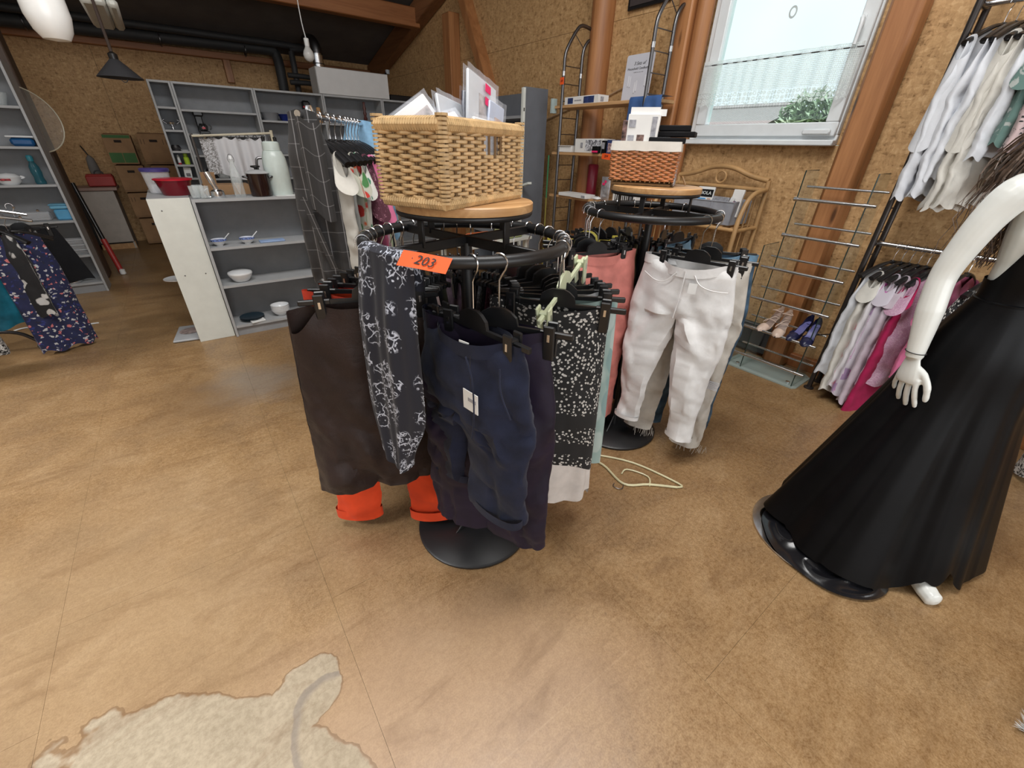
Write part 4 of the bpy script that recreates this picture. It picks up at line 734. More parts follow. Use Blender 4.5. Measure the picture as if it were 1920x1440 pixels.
t=thing('bulb_pendant','bare round bulb on a white flex below the roof','lamp',(1.57,5.9,2.24)); MB().lathe([(0,0),(.03,.008),(.05,.03),(.056,.06),(.048,.09),(.028,.12),(.02,.14),(0,.14)],22).build('bulb',flat('bulb_frosted',(.62,.62,.60),.2),t); MB().lathe([(.024,.135),(.026,.2),(.008,.21),(0,.21)],16).build('bulb_holder',WHITEP,t); MB().tube(smooth([(0,0,.2),(-.01,.03,.45),(0,.02,zroof(5.9)-2.24-.06)],4),.005,6).build('flex',WHITEP,t); MB().lathe([(.03,0),(.05,.04),(.05,.06),(0,.06)],18).build('ceiling_rose',WHITEP,t,(0,.02,zroof(5.9)-2.24-.075))
t=thing('strip_light','white strip light housing hanging near the cone lamp rod','lamp',(-.12,5.45,2.37)); MB().box((0,.5,.05),(.16,1.1,.09),None,.02).build('housing',WHITEM,t); MB().box((.12,.47,.03),(.07,1.05,.06),None,.02).build('diffuser',WHITEM,t)
for y in(.2,.8): MB().tube([(0,y,.09),(0,y,zroof(5.45+y)-2.37-.01)],.004,6).build('suspension_wire',STEEL,t)
# ================================================================== HANGERS AND GARMENTS
LABELS=set()
HOOK=[(-.021,0,-.014)]+arc((0,0,0),.0205,195,-10,12,'xz')+[(.017,0,-.016),(.008,0,-.030),(0,0,-.046)]
_hm={}
def hook_mesh(l):
    k=('hook',l)
    if k not in _hm: b=MB(); b.tube(HOOK+[(0,0,-l)],.0022,6); me=b.mesh('hook'); me.materials.append(CHROME); _hm[k]=me
    return _hm[k]
def clip_hanger(label,loc,yaw,mat=BLACKP,hw=.19,clip=.145,l=.115,tilt=0,group=None):
    t=thing('clip_hanger',label,'hanger',loc,(0,tilt,yaw),group)
    inst('hook',hook_mesh(l),t); key=('bar',mat.name,hw,l)
    if key not in _hm:
        b=MB(); z=-l
        b.prism([(-.055,z-.045),(-.05,z-.02),(-.034,z-.010),(-.018,z-.003),(.018,z-.003),(.034,z-.010),(.05,z-.024),(.055,z-.045),(hw,z-.043),(hw,z-.057),(-hw,z-.057),(-hw,z-.043)],.010,'y')
        for s in(-1,1): b.box((s*(hw-.03),0,z-.05),(.09,.013,.017),None,.003)
        me=b.mesh('bar',30); me.materials.append(mat); _hm[key]=me
        c=MB(); c.box((0,-.0155,-.016),(.030,.008,.096),Matrix.Rotation(.05,4,'X'),.003); c.box((0,.0155,-.016),(.030,.008,.096),Matrix.Rotation(-.05,4,'X'),.003); c.box((0,0,.006),(.020,.030,.022),None,.003)
        me=c.mesh('clip',30); me.materials.append(mat); _hm[('clip',mat.name)]=me
        sp=MB(); sp.box((0,-.0205,-.0),(.007,.003,.020)); me=sp.mesh('spring'); me.materials.append(CHROME); _hm['spring']=me
    inst('bar',_hm[key],t)
    for s in(-1,1): c=inst('clip',_hm[('clip',mat.name)],t,(s*clip,0,-l-.055)); inst('spring',_hm['spring'],c)
    return t
def shirt_hanger(label,loc,yaw,mat=BLACKP,hw=.20,tilt=0,group=None):
    t=thing('shirt_hanger',label,'hanger',loc,(0,tilt,yaw),group); inst('hook',hook_mesh(.085),t); key=('sh',mat.name,hw)
    if key not in _hm:
        b=MB()
        for s in(-1,1):
            P=smooth([(0,0,-.092),(s*.05,.0,-.100),(s*.12,.004,-.128),(s*hw,.012,-.175)],4); b.tube(P,[.008+.010*(i/(len(P)-1)) for i in range(len(P))],8,flat=.8)
        b.tube([(-hw,.012,-.18),(hw,.012,-.18)],.004,6); b.lathe([(.014,-.105),(.014,-.085),(0,-.08)],10); me=b.mesh('shoulder_bar'); me.materials.append(mat); _hm[key]=me
    inst('shoulder_bar',_hm[key],t); return t
def sm(t): t=max(0,min(1,t)); return t*t*(3-2*t)
def lerp(a,b,t): return a+(b-a)*t
def ridge(x,y,z):
    return 1-2.2*abs(n3(x,y,z))
def dispn(p,A,seed,f=7.0):
    # soft sway, diagonal drag creases, fine crumple
    return A*(1.5*n3(p[0]*f+seed,p[1]*2+seed*.7,p[2]*f*.5)+.75*ridge(p[0]*9+p[2]*5+seed,seed*.3,p[2]*4-p[0]*3)-.4+.55*n3(p[0]*f*2.6-seed,p[1],p[2]*f*1.7+seed)+.3*ridge(p[0]*24-p[2]*10,seed,p[2]*22+p[0]*8))
def pinch(x,v): return 1-.88*max(0,1-v/.16)*sum(math.exp(-((x-c)/.034)**2) for c in(-.145,.145))
def band(par,hw,hd,z0,z1,mat,name,sagf=None,grow=.003,n=56,sx=0):
    g=lambda u,v:(sx+(hw+grow)*cos(2*PI*u),(hd+grow)*sin(2*PI*u)*pinch(sx+hw*cos(2*PI*u),.03)+.002*(1 if sin(2*PI*u)>0 else -1),lerp(z0,z1,v)-(sagf((hw)*cos(2*PI*u),sin(2*PI*u)) if sagf else 0))
    return MB().grid(g,n,3,True,lambda u,v:(u*.8,v*.04)).build(name,mat,par)
def trousers(label,mat,loc,yaw,waist=.36,hip=.44,L=.9,rise=.26,hem=.16,depth=.045,z0=-.165,splay=.01,sag=.012,A=.012,seed=1,name='trousers',bandm=None,cuff=0,wd=.02,tilt=0,shift=0,hemcut=0,cat='trousers'):
    t=thing(name,label,cat,loc,(0,tilt,yaw)); b=MB(); n=64; q=n//4; nt=18; nl=max(12,int((L-rise)/.016)); V=[];U=[];F=[]
    sg=lambda x,s: sag*max(0,1-(x/.15)**2)*(1.5 if s<0 else .4)
    for j in range(nt+1):
        v=j/nt; hw=lerp(waist/2,hip/2,sm(v)); hd=lerp(wd,depth,sm(v*1.3))
        for i in range(n):
            a=2*PI*i/n; p=[shift+hw*cos(a),hd*sin(a),z0-rise*v-sg(hw*cos(a),sin(a))*(1-v)]
            p[1]+=dispn(p,A*min(1,v*3.0)*(.3+v),seed); p[1]*=pinch(p[0],v); V.append(p); U.append((p[0]+(0 if p[1]<0 else .6),p[2]))
    for j in range(nt):
        for i in range(n): F.append((j*n+i,j*n+(i+1)%n,(j+1)*n+(i+1)%n,(j+1)*n+i))
    base=nt*n; hd=depth; zc=z0-rise
    for k in(.5,0,-.5): V.append([shift,hd*k,zc-.012]); U.append((0,zc))
    cr=[base+n,base+n+1,base+n+2]
    for s in(1,-1):
        ring=[base+((i if s>0 else (2*q-i))%n) for i in range(-q,q+1)]+cr; m=len(ring); prev=ring
        for k in range(1,nl+1):
            v=k/nl; bl_=sm(v/.32); cx=lerp(hip/4,hip/4+splay,v); lw=lerp(hip/4,hem/2,sm(v*1.1)); ld=lerp(depth*.95,depth*.62,v); z=zc-(L-rise)*v; cur=[]
            for i in range(m):
                a=rad(-90+180*i/(2*q)) if i<=2*q else rad(90+45*(i-2*q)); x=s*(cx+lw*cos(a)); y=ld*sin(a); b0=V[ring[i]]; p=[lerp(b0[0],shift+x,bl_),lerp(b0[1],y,bl_),z]
                p[1]+=dispn(p,A*(1.3),seed+s); p[0]+=dispn((p[1],p[0],p[2]),A*.5,seed-s); cur.append(len(V)); V.append(p); U.append((p[0]+(0 if p[1]<0 else .6),p[2]))
            for i in range(m): F.append((prev[i],prev[(i+1)%m],cur[(i+1)%m],cur[i]))
            prev=cur
        if cuff:
            cx=hip/4+splay
            MB().grid(lambda u,v:(shift+s*(cx+(hem/2+.007)*cos(2*PI*u)),(depth*.62+.008)*sin(2*PI*u)+dispn((s*cx,0,z0-L),A,seed),z0-L+cuff*v-.003+.006*n3(u*5,s,seed)),26,3,True).build('cuff',mat,t)
    b.add(V,F,True,U); b.build('garment_body',mat,t)
    if bandm: band(t,waist/2,wd,z0+.003,z0-.036,bandm,'waistband',sg,sx=shift)
    return t
def skirt(label,mat,loc,yaw,waist=.36,hemw=.5,L=.6,depth=.05,hemd=.07,folds=7,fa=.010,z0=-.165,sag=.012,A=.006,seed=1,name='skirt',bandm=None,wd=.02,tilt=0,shift=0,wave=.012,skew=0,cat='skirt',n=96,rows=44,droop=0):
    t=thing(name,label,cat,loc,(0,tilt,yaw)); sg=lambda x,s: sag*max(0,1-(x/.15)**2)*(1.5 if s<0 else .4)+droop*sm((-x-.09)/.10)*(1.0 if s<0 else .12)
    def f(u,v):
        a=2*PI*u; hw=lerp(waist/2,hemw/2,v**.8); hd=lerp(wd,hemd,sm(v*1.4)); fo=fa*v*sin(folds*a+seed+1.5*sin(2*a))
        p=[shift+skew*v+(hw+fo*.4)*cos(a),(hd+fo)*sin(a),z0-L*v-sg(hw*cos(a),sin(a))*(1-v)-(wave*sin(folds*a*.5+seed) if v==1 else wave*v**6*sin(folds*a*.5+seed))]
        p[1]+=dispn(p,A*v,seed); p[1]*=pinch(p[0],v*L/.5); return p
    MB().grid(f,n,rows,True,lambda u,v:((u if u<.5 else 1-u)*1.1,-L*v)).build('garment_body',mat,t)
    if bandm: band(t,waist/2,wd,z0+.003,z0-.034,bandm,'waistband',sg,sx=shift)
    return t
def top(label,mat,loc,yaw,sh=.40,chest=.46,L=.6,depth=.045,z0=-.095,slope=.40,sleeve=.16,sl_drop=.75,seed=1,name='blouse',A=.010,neck=.075,tilt=0,trimm=None,hemw=None,cat='top',folds=6,fa=.010):
    t=thing(name,label,cat,loc,(0,tilt,yaw)); hemw=hemw or chest*1.05
    def f(u,v):
        a=2*PI*u; c=cos(a); hw=lerp(sh/2,lerp(chest,hemw,v)/2,sm(min(1,v*4))); x=hw*c
        zt=z0-slope*max(0,abs(x)-.02)-(.0 if abs(x)>neck else (neck-abs(x))*(1.0 if sin(a)<0 else .3)); zb=z0-L-.012*sin(folds*a+seed)
        hd=lerp(.008,depth,sm(min(1,v*3.5))); y=(hd+fa*v*sin(folds*a+seed))*sin(a); p=[x,y,lerp(zt,zb,v)]; p[1]+=dispn(p,A*min(1,v*3),seed); return p
    MB().grid(f,80,40,True,lambda u,v:(lambda p:(p[0]+.4*p[1]+(0 if p[1]<0 else .7),p[2]))(f(u,v))).build('garment_body',mat,t)
    if sleeve:
        for s in(-1,1):
            P0=Vector((s*sh/2*.96,0,z0-slope*sh/2-.012)); d=Vector((s*(1-sl_drop),0,-sl_drop)).normalized()
            MB().grid(lambda u,v:(P0.x+d.x*sleeve*v+cos(2*PI*u)*.022*(1+.5*v),sin(2*PI*u)*lerp(.03,.05,v),P0.z+d.z*sleeve*v+(cos(2*PI*u)*s)*(-.05)*(1-v*.2)+.004*sin(7*u)),20,8,True,lambda u,v:(u*.3,-v*sleeve)).build('sleeve',mat,t)
    if trimm:
        pts=[]
        for i in range(17):
            x=-neck+2*neck*i/16; pts.append((x,-.012-.02*(1-(x/neck)**2),z0-slope*max(0,abs(x)-.02)-(neck-abs(x))*1.0+.001))
        MB().tube(pts,.004,6).build('neck_trim',trimm,t)
    return t
# ---- fabrics
C=cloth
BROWN=C('brown_taffeta',(.026,.0145,.012),.50,.12,500,.45,.1,1.0); ORNG=C('orange_cotton',(.62,.055,.012),.8,.06,800,.3,.1,.6); NAVYC=C('navy_twill',(.013,.017,.040),.85,.2,700,.35,.2,.8)
PURP=C('aubergine_nylon',(.012,.007,.022),.6,.15,700,.2,.1,.5); WHT=C('white_denim',(.74,.735,.73),.85,.05,900,.3,.1,.8); CREAM=C('ecru_denim',(.58,.55,.50),.85,.07,900,.3,.1,.8); PINKD=C('salmon_denim',(.58,.20,.17),.85,.1,900,.3,.1,.8)
DEN=C('blue_denim',(.075,.14,.22),.85,.25,700,.3,.1,.7); DENL=C('light_denim',(.20,.36,.52),.85,.2,700,.3,.1,.6); BLKC=C('black_jersey',(.010,.010,.012),.85,.1); CHIF=C('white_chiffon',(.62,.58,.55),.8,.06,600,.2,.1,.5); GREYC=C('grey_jersey',(.33,.34,.33),.85,.08)
WHC=C('white_cotton',(.66,.68,.72),.85,.05,900,.25,.1,.7); OFFW=C('offwhite_linen',(.60,.58,.53),.85,.06,900,.25,.1,.7); MAUVE=C('mauve_lace',(.30,.20,.27),.8,.4,200,.4); PNK=C('pink_cotton',(.62,.16,.30),.85,.08); ROSE=C('pale_rose',(.62,.38,.50),.85,.12,200,.4,.1,.6); MAG=C('crimson_knit',(.36,.012,.075),.85,.1); TEAL=C('teal_satin',(.006,.11,.17),.45,.2); GRN=C('sage_cotton',(.36,.42,.28),.85,.1); RED=C('coral_elastic',(.65,.06,.03),.8,.15,120,.5)
def pattern(name,fn,rough=.8):
    m=N(name); m.set(Roughness=rough,Sheen_Weight=.1); v=m.coord('UV'); m.color(fn(m,v)); m.bump(m.noise(v,700,2),.2,.002); return m.m
def p_sprig(m,v):
    w=m.n('TexNoise',Scale=34,Detail=3); m.l(v,w.inputs['Vector']); sv=m.mix(.022,v,w.outputs['Color'])
    a=m.vor(sv,30,'DISTANCE_TO_EDGE'); d9=m.vor(v,17); cell=m.sep(m.vor(v,17,'F1','Color'))
    stem=m.ramp(a,[(.012,1.0),(.05,0.0)]); leaf=m.ramp(m.vor(sv,95,'F1'),[(.22,1.0),(.36,0.0)]); ring=m.ramp(m.vor(sv,62,'F1'),[(.20,0.0),(.28,1.0),(.36,1.0),(.44,0.0)])
    on=m.math('MULTIPLY',m.ramp(cell[0],[(.06,0.0),(.1,1.0)]),m.ramp(d9,[(.48,1.0),(.60,0.0)]))
    kind=m.ramp(cell[1],[(.45,0.0),(.5,1.0)]); body=m.mix(kind,m.math('MAXIMUM',leaf,stem),m.math('MAXIMUM',m.math('MULTIPLY',ring,.9),stem))
    return m.mix(m.math('MULTIPLY',body,on),(.007,.008,.017),(.52,.55,.64))
SPRIG=pattern('navy_white_sprig',p_sprig)
def p_ditsy(m,v):
    d=m.vor(v,85); c=m.sep(m.vor(v,85,'F1','Color'))[0]; x,y,z=m.sep(v); bandw=m.math('SINE',m.math('MULTIPLY',y,52)); n=m.noise(v,9,2)
    dens=m.math('ADD',m.math('MULTIPLY',bandw,.75),m.math('MULTIPLY',n,.95)); top_=m.ramp(m.math('ADD',y,1.0),[(.64,0.0),(.72,1.0)]); dens=m.math('ADD',dens,top_)
    on=m.math('GREATER_THAN',m.math('ADD',dens,m.math('MULTIPLY',c,.4)),.62); dot=m.ramp(d,[(.30,1.0),(.40,0.0)]); core=m.ramp(d,[(.08,1.0),(.13,0.0)])
    col=m.mix(m.math('MULTIPLY',dot,on),(.008,.008,.009),(.60,.58,.55)); return m.mix(m.math('MULTIPLY',core,on),col,(.2,.17,.14))
DITSY=pattern('black_ditsy_floral',p_ditsy)
def p_plaid(m,v):
    x,y,z=m.sep(v)
    def line(c,per,w,off=0): f=m.math('FRACT',m.math('DIVIDE',m.math('ADD',c,50+off),per)); return m.math('LESS_THAN',f,w)
    a=m.math('ADD',m.math('MULTIPLY',line(x,.075,.06),.42),m.math('MULTIPLY',line(y,.085,.035),.22)); bnd=m.math('MULTIPLY',line(x,.085,.45,.03),.35)
    return m.mix(m.math('MINIMUM',a,1.0),m.mix(bnd,(.030,.028,.028),(.008,.008,.008)),(.42,.41,.42))
PLAID=pattern('charcoal_plaid',p_plaid)
def p_zebra(m,v): return m.ramp(m.noise(m.coord('UV',(1,2.2,1)),26,2,.5,1.8),[(.46,(.008,.008,.008)),(.54,(.58,.57,.55))],'LINEAR')
ZEBRA=pattern('zebra_print',p_zebra)
def multi(name,bgc,cols,sc,thr=.35):
    def f(m,v):
        w=m.n('TexNoise',Scale=sc*.8,Detail=3); m.l(v,w.inputs['Vector']); sv=m.mix(.05,v,w.outputs['Color']); d=m.vor(sv,sc); c=m.sep(m.vor(sv,sc,'F1','Color'))[0]
        st=[]; n=len(cols)
        for i,k in enumerate(cols): st.append((i/n,k))
        return m.mix(m.ramp(d,[(thr,1.0),(thr+.08,0.0)]),bgc,m.ramp(c,st,'CONSTANT'))
    return pattern(name,f)
FLORAL=multi('green_red_floral',(.46,.46,.38),[(.05,.18,.05),(.50,.03,.02),(.46,.46,.38),(.62,.10,.02),(.04,.04,.03),(.10,.30,.10)],17,.42); PALM=multi('white_palm_print',(.62,.62,.58),[(.03,.20,.10),(.62,.62,.58)],22,.3); BFLO=multi('blue_white_floral',(.010,.014,.06),[(.5,.5,.54),(.02,.03,.16),(.012,.016,.07),(.5,.5,.5),(.012,.014,.04),(.55,.16,.16)],46,.36)
BWFLO=multi('black_white_bloom',(.008,.008,.010),[(.52,.51,.5),(.01,.01,.012),(.5,.5,.5)],16,.44); SCALE=multi('maroon_scallop',(.07,.010,.025),[(.32,.14,.19),(.07,.01,.025)],75,.28); DOTS=multi('grey_dotted',(.12,.12,.13),[(.6,.6,.6)],60,.28); PINKF=multi('pink_sequin',(.52,.30,.42),[(.62,.45,.55),(.40,.22,.33)],120,.4); LAV=multi('lavender_bloom',(.52,.48,.54),[(.40,.05,.28),(.52,.48,.54),(.30,.20,.34),(.55,.5,.56)],12,.45); BWP=multi('pink_black_print',(.55,.42,.42),[(.02,.02,.02),(.55,.42,.42)],55,.33); TEALD=multi('washed_teal_denim',(.27,.37,.35),[(.38,.46,.44),(.20,.31,.31),(.30,.40,.38)],9,.5)
# ================================================================== ROUND RACKS
RC1,RC2=(.668,1.132),(1.769,1.282); ZR,RR,ZB,RW=1.235,.30,1.322,.198
def round_rack(label,c,a0):
    t=thing('round_clothes_rack',label,'clothes rack',(c[0],c[1],0))
    MB().lathe([(0,0),(.243,0),(.246,.004),(.246,.012),(.238,.018),(.03,.022),(0,.022)],64).build('base_disc',BLACKM,t)
    MB().tube([(0,0,.02),(0,0,ZR-.01)],.018,16).build('pole',BLACKM,t)
    for k in range(4): MB().prism([(.018,.022),(.11,.022),(.09,.034),(.018,.085)],.005,'y').build('base_fin',BLACKM,t,None,a0+k*PI/2)
    MB().tube(arc((0,0,ZR),RR,0,360,96,'xy')[:-1],.0165,14,True).build('ring_rail',BLACKM,t)
    for k in range(2): MB().box((0,0,ZR-.004),(2*RR-.01,.014,.028),None,.002).build('cross_bar',BLACKM,t,None,a0+k*PI/2)
    for k in range(4):
        a=a0+k*PI/2; MB().box((.165,0,(ZR+ZB)/2-.004),(.008,.022,ZB-ZR),None,.001).build('shelf_post',BLACKM,t,None,a)
    MB().tube(arc((0,0,ZB-.006),RW-.008,0,360,72,'xy')[:-1],.009,10,True).build('shelf_rim',BLACKM,t)
    MB().lathe([(0,ZB),(RW,ZB),(RW+.001,ZB+.002),(RW+.001,ZB+.020),(RW-.002,ZB+.023),(0,ZB+.023)],72).build('round_board',OAK,t); return t
round_rack('front round black clothes rack carrying the big straw basket',RC1,rad(12)); round_rack('rear round black clothes rack carrying the red wicker basket',RC2,rad(20))
def on_ring(c,phi,shift=0): a=rad(phi); return (c[0]+RR*cos(a),c[1]+RR*sin(a),ZR)
def yaw_of(phi):
    y=phi
    while y>60: y-=180
    while y<=-120: y+=180
    return rad(y)
def hang(c,phi,kind,label,mat,dy=0,hl=None,hm=None,**k):
    loc=on_ring(c,phi); y=yaw_of(phi)+rad(dy); sh=k.pop('hanger','clip')
    hl=hl or ('black clip hanger holding the '+label.split(' on ')[0].split(' with ')[0])
    while len(hl.split())>16: hl=hl.rsplit(' at ',1)[0] if ' at ' in hl else ' '.join(hl.split()[:16])
    if sh=='clip': clip_hanger(hl,loc,y,hm or BLACKP)
    elif sh=='shirt': shirt_hanger(hl,loc,y,hm or BLACKP)
    return kind(label,mat,loc,y,**k)
h=hang
# --- front rack
h(RC1,161,skirt,'dark brown taffeta skirt hanging at the left of the front rack',BROWN,waist=.39,hemw=.46,L=.70,hemd=.06,folds=4,fa=.014,A=.030,seed=3,wd=.045,sag=.0,z0=-.178,shift=-.045,droop=.075)
h(RC1,147,trousers,'orange trousers with rolled cuffs behind the brown skirt',ORNG,waist=.36,hip=.44,L=1.01,hem=.185,rise=.28,seed=5,cuff=.05,splay=.05,bandm=RED,shift=-.04)
h(RC1,138,skirt,'coral elastic-waist skirt half hidden behind the brown skirt',RED,waist=.34,hemw=.42,L=.5,seed=6,bandm=RED,shift=-.03)
h(RC1,128,skirt,'black skirt hidden at the left back of the front rack',BLKC,L=.6,seed=7); h(RC1,118,trousers,'pale pink trousers at the left back of the front rack',C('blush_cotton',(.6,.45,.44)),L=.8,seed=8); h(RC1,108,skirt,'black lace skirt at the back of the front rack',BLKC,L=.55,seed=9)
h(RC1,98,trousers,'dark olive trousers at the back of the front rack',C('olive_twill',(.06,.06,.04)),L=.85,seed=10)
h(RC1,76,skirt,'mauve lace skirt hanging inside the front rack',MAUVE,waist=.34,hemw=.4,L=.5,seed=11,dy=4); h(RC1,66,trousers,'taupe trousers hanging inside the front rack',C('taupe_cotton',(.16,.12,.10)),L=.85,seed=12); h(RC1,56,skirt,'black pleated skirt on the far side of the front rack',BLKC,L=.55,seed=13)
h(RC1,40,skirt,'grey skirt with white dots on the far side of front rack',DOTS,L=.5,seed=14); h(RC1,32,trousers,'black trousers on the far right of the front rack',BLKC,L=.9,seed=15); h(RC1,24,skirt,'plum patterned skirt on the far right of the front rack',SCALE,L=.5,seed=16)
h(RC1,12,trousers,'charcoal trousers at the right of the front rack',C('charcoal_twill',(.03,.03,.033)),L=.85,seed=17); h(RC1,2,skirt,'black jersey skirt at the right of the front rack',BLKC,L=.5,seed=18)
h(RC1,-8,trousers,'dark grey linen trousers at the right of the front rack',C('slate_linen',(.10,.10,.095)),L=.8,seed=19)
clip_hanger('pale green plastic clip hanger turned across the front rack',on_ring(RC1,-50),rad(28),flat('pale_green_hanger',(.58,.62,.42),.35),.19,.165,.085,rad(-14))
h(RC1,-24,skirt,'light grey jersey skirt at the right of front rack',GREYC,waist=.36,hemw=.4,L=.46,seed=20,bandm=GREYC)
h(RC1,-32,skirt,'long white chiffon skirt with sheer hem on front rack',CHIF,waist=.35,hemw=.44,L=.90,hemd=.07,folds=9,fa=.014,seed=21,bandm=WHC,wave=.02,shift=-.02)
h(RC1,-42,skirt,'washed teal denim skirt beside the black floral skirt',TEALD,waist=.36,hemw=.42,L=.66,hemd=.04,folds=3,fa=.006,seed=22,bandm=TEALD,shift=.0)
h(RC1,-56,skirt,'black skirt printed with small white flowers on front rack',DITSY,waist=.37,hemw=.41,L=.60,hemd=.05,folds=5,fa=.008,seed=23,bandm=DITSY,shift=-.03,dy=3)
h(RC1,-105,trousers,'dark aubergine long trousers behind the navy shorts',PURP,waist=.37,hip=.44,L=.80,hem=.22,rise=.28,seed=24,A=.016,bandm=PURP,wd=.03,depth=.05,splay=.0,dy=46,shift=-.04)
S1=h(RC1,-118,trousers,'navy twill shorts at the very front of the front rack',NAVYC,waist=.40,hip=.46,L=.57,hem=.21,rise=.25,seed=25,bandm=NAVYC,wd=.05,depth=.065,A=.020,cuff=.03,name='shorts',sag=.02,dy=36,shift=-.02)
# price tag hanging on the shorts
TG=WHITEP
MB().box((.075,-.078,-.33),(.058,.002,.058)).build('price_label',TG,S1); MB().box((.082,-.0795,-.325),(.03,.001,.010)).build('label_print',GREYP,S1); MB().tube([(.075,-.075,-.20),(.075,-.078,-.30)],.0008,4).build('label_thread',INK,S1)
MB().tube(smooth([(.06,-.078,-.205),(.085,-.08,-.26),(.09,-.08,-.36),(.075,-.078,-.45)],4),.0022,5).build('fly_seam',NAVYC,S1)
MB().tube(smooth([(.16,-.055,-.21),(.17,-.06,-.27),(.195,-.05,-.34)],4),.0022,5).build('pocket_seam',NAVYC,S1)
for s in(-1,1): MB().box((s*.02,-.05,-.20),(.035,.002,.028),.1*s).build('sewn_label',WHITEP,S1) if s>0 else None
# draped printed scarf dress over the ring
def scarf(u,v):
    # v: 0..1 along cloth from inner end over the rail to outer hem ; u across (arc along ring)
    ph=rad(179+37*u); L0,L1=.12,.70; s=v*(L0+L1)-L0; w=.5-u
    rin,rout=RR-.022,RR+.024; fold=.007*sin(u*12)+.003*sin(u*29+2); nar=1-.40*sm((s-.45)/.25)
    if abs(s)<.03: a=s/.03; r=RR+.024*a; z=ZR+.022*math.sqrt(max(0,1-a*a*.55))
    elif s<0: r=rin+fold*min(1,-s*6); z=ZR+.012+s+.02
    else: r=rout+.02*sm(s*4)+fold*min(1,s*6)+.035*sin(s*3.2); z=ZR+.012-(s-.03)
    ph=rad(196)+(ph-rad(196))*nar
    if s>.5: z+=.06*(w*2)**2*(s-.5)/.2
    return (RC1[0]+r*cos(ph)+.02*sin(s*4)*(s>0),RC1[1]+r*sin(ph)-.03*max(0,s)**1.5,z)
sc=tag(MB().grid(scarf,54,70,False,lambda u,v:(u*.24,v*.82)).build('printed_scarf',SPRIG),'navy scarf printed with white birds and sprigs draped over front rack','scarf')
# orange lot tag lying on the ring
t=thing('lot_tag','neon orange paper tag reading 203 on the front rack ring','tag',(RC1[0]+(RR+.019)*cos(rad(-139)),RC1[1]+(RR+.019)*sin(rad(-139)),ZR+.0125),(rad(50),rad(5),rad(-49)))
MB().grid(lambda u,v:(-.062+.124*u+.006*v,-.03+.042*v,.0015*sin(u*5)-.002*v),12,4).build('paper',ORANGE,t); lettering('lettering','203',.034,INK,t,(.004,-.010,.0022),(0,0,rad(-4)),.3,.0004)
# --- rear rack
h(RC2,172,trousers,'salmon pink denim jeans at the left of the rear rack',PINKD,waist=.37,hip=.44,L=.95,hem=.18,seed=31,bandm=PINKD,wd=.03,splay=.0,dy=-3,shift=.04)
for k,(ph,lb,m,L) in enumerate(((156,'dark checked shorts behind the pink jeans',C('dark_check',(.03,.03,.04),.85,.5),.5),(146,'black shorts behind the pink jeans on rear rack',BLKC,.5),(134,'navy shorts at the left back of the rear rack',NAVYC,.5),(122,'deep blue trousers at the back of the rear rack',C('deep_blue',(.010,.016,.06)),.85),(108,'black bermudas at the back of the rear rack',BLKC,.6),(92,'navy patterned shorts at the back of the rear rack',BFLO,.5),(75,'black trousers at the far side of the rear rack',BLKC,.9),(55,'khaki shorts at the far side of the rear rack',C('khaki',(.20,.17,.10)),.5),(38,'dark indigo jeans at the far right of the rear rack',C('indigo',(.02,.03,.07)),.95),(20,'white and red printed shorts at right of rear rack',multi('white_red_print',(.6,.6,.6),[(.5,.03,.04),(.6,.6,.6),(.03,.05,.2)],25,.35),.45),(4,'faded blue jeans behind the wide blue jeans',DENL,.9))):
    h(RC2,ph,trousers,lb,m,L=L,seed=40+k,splay=0)
clip_hanger('yellow plastic clip hanger at the back of the rear rack',on_ring(RC2,115),rad(-40),flat('yellow_hanger',(.62,.52,.08),.35))
h(RC2,-50,trousers,'blue denim jeans at the right of the rear rack',DEN,waist=.42,hip=.48,L=1.0,hem=.19,rise=.29,seed=32,bandm=DENL,wd=.04,dy=0,shift=.0,cuff=.0)
WJ=h(RC2,-75,trousers,'ripped ecru jeans with frayed hems behind the white capris',CREAM,waist=.40,hip=.46,L=1.0,hem=.16,rise=.27,seed=33,A=.016,bandm=CREAM,wd=.03,dy=5,shift=-.02,splay=.02)
for s in(-1,1):
    b=MB(); rnd=random.Random(4+s)
    for k in range(22): x=s*(.145)+.02+rnd.uniform(-.075,.075); y=rnd.uniform(-.025,.025); b.tube([(x,y,-1.155),(x+rnd.uniform(-.01,.01),y,-1.18-rnd.random()*.03)],.001,4)
    b.build('frayed_hem',CREAM,WJ)
b=MB(); 
for k in range(8): b.tube(smooth([(.10,-.038,-.74-.006*k),(.15,-.043,-.735-.006*k),(.20,-.034,-.74-.006*k)],3),.0016,4)
b.build('knee_rip',WHC,WJ)
WC_=h(RC2,-95,trousers,'white cropped trousers at the front of the rear rack',WHT,waist=.40,hip=.47,L=.90,hem=.135,rise=.25,seed=34,bandm=WHT,wd=.05,depth=.055,dy=20,shift=-.03,splay=.03,A=.013,sag=.022)
for pts in([(-.02,-.058,-.205),(-.022,-.062,-.30),(-.03,-.06,-.42)],[(.02,-.058,-.215),(.05,-.06,-.25),(.10,-.058,-.265),(.165,-.045,-.265)],[(-.06,-.056,-.215),(-.10,-.058,-.26),(-.15,-.052,-.265),(-.21,-.035,-.24)]): MB().tube(smooth(pts,5),.0026,5).build('stitched_seam',WHT,WC_)
MB().box((.025,-.066,-.27),(.034,.002,.045),.1).build('price_label',WHITEP,WC_)
for s in(-1,1): MB().grid(lambda u,v:(-.03+s*(.47/4+.03+(.135/2+.003)*cos(2*PI*u)),(.055*.62+.003)*sin(2*PI*u)+0.002,-1.065+.022*v),24,1,True).build('hem_band',WHT,WC_)
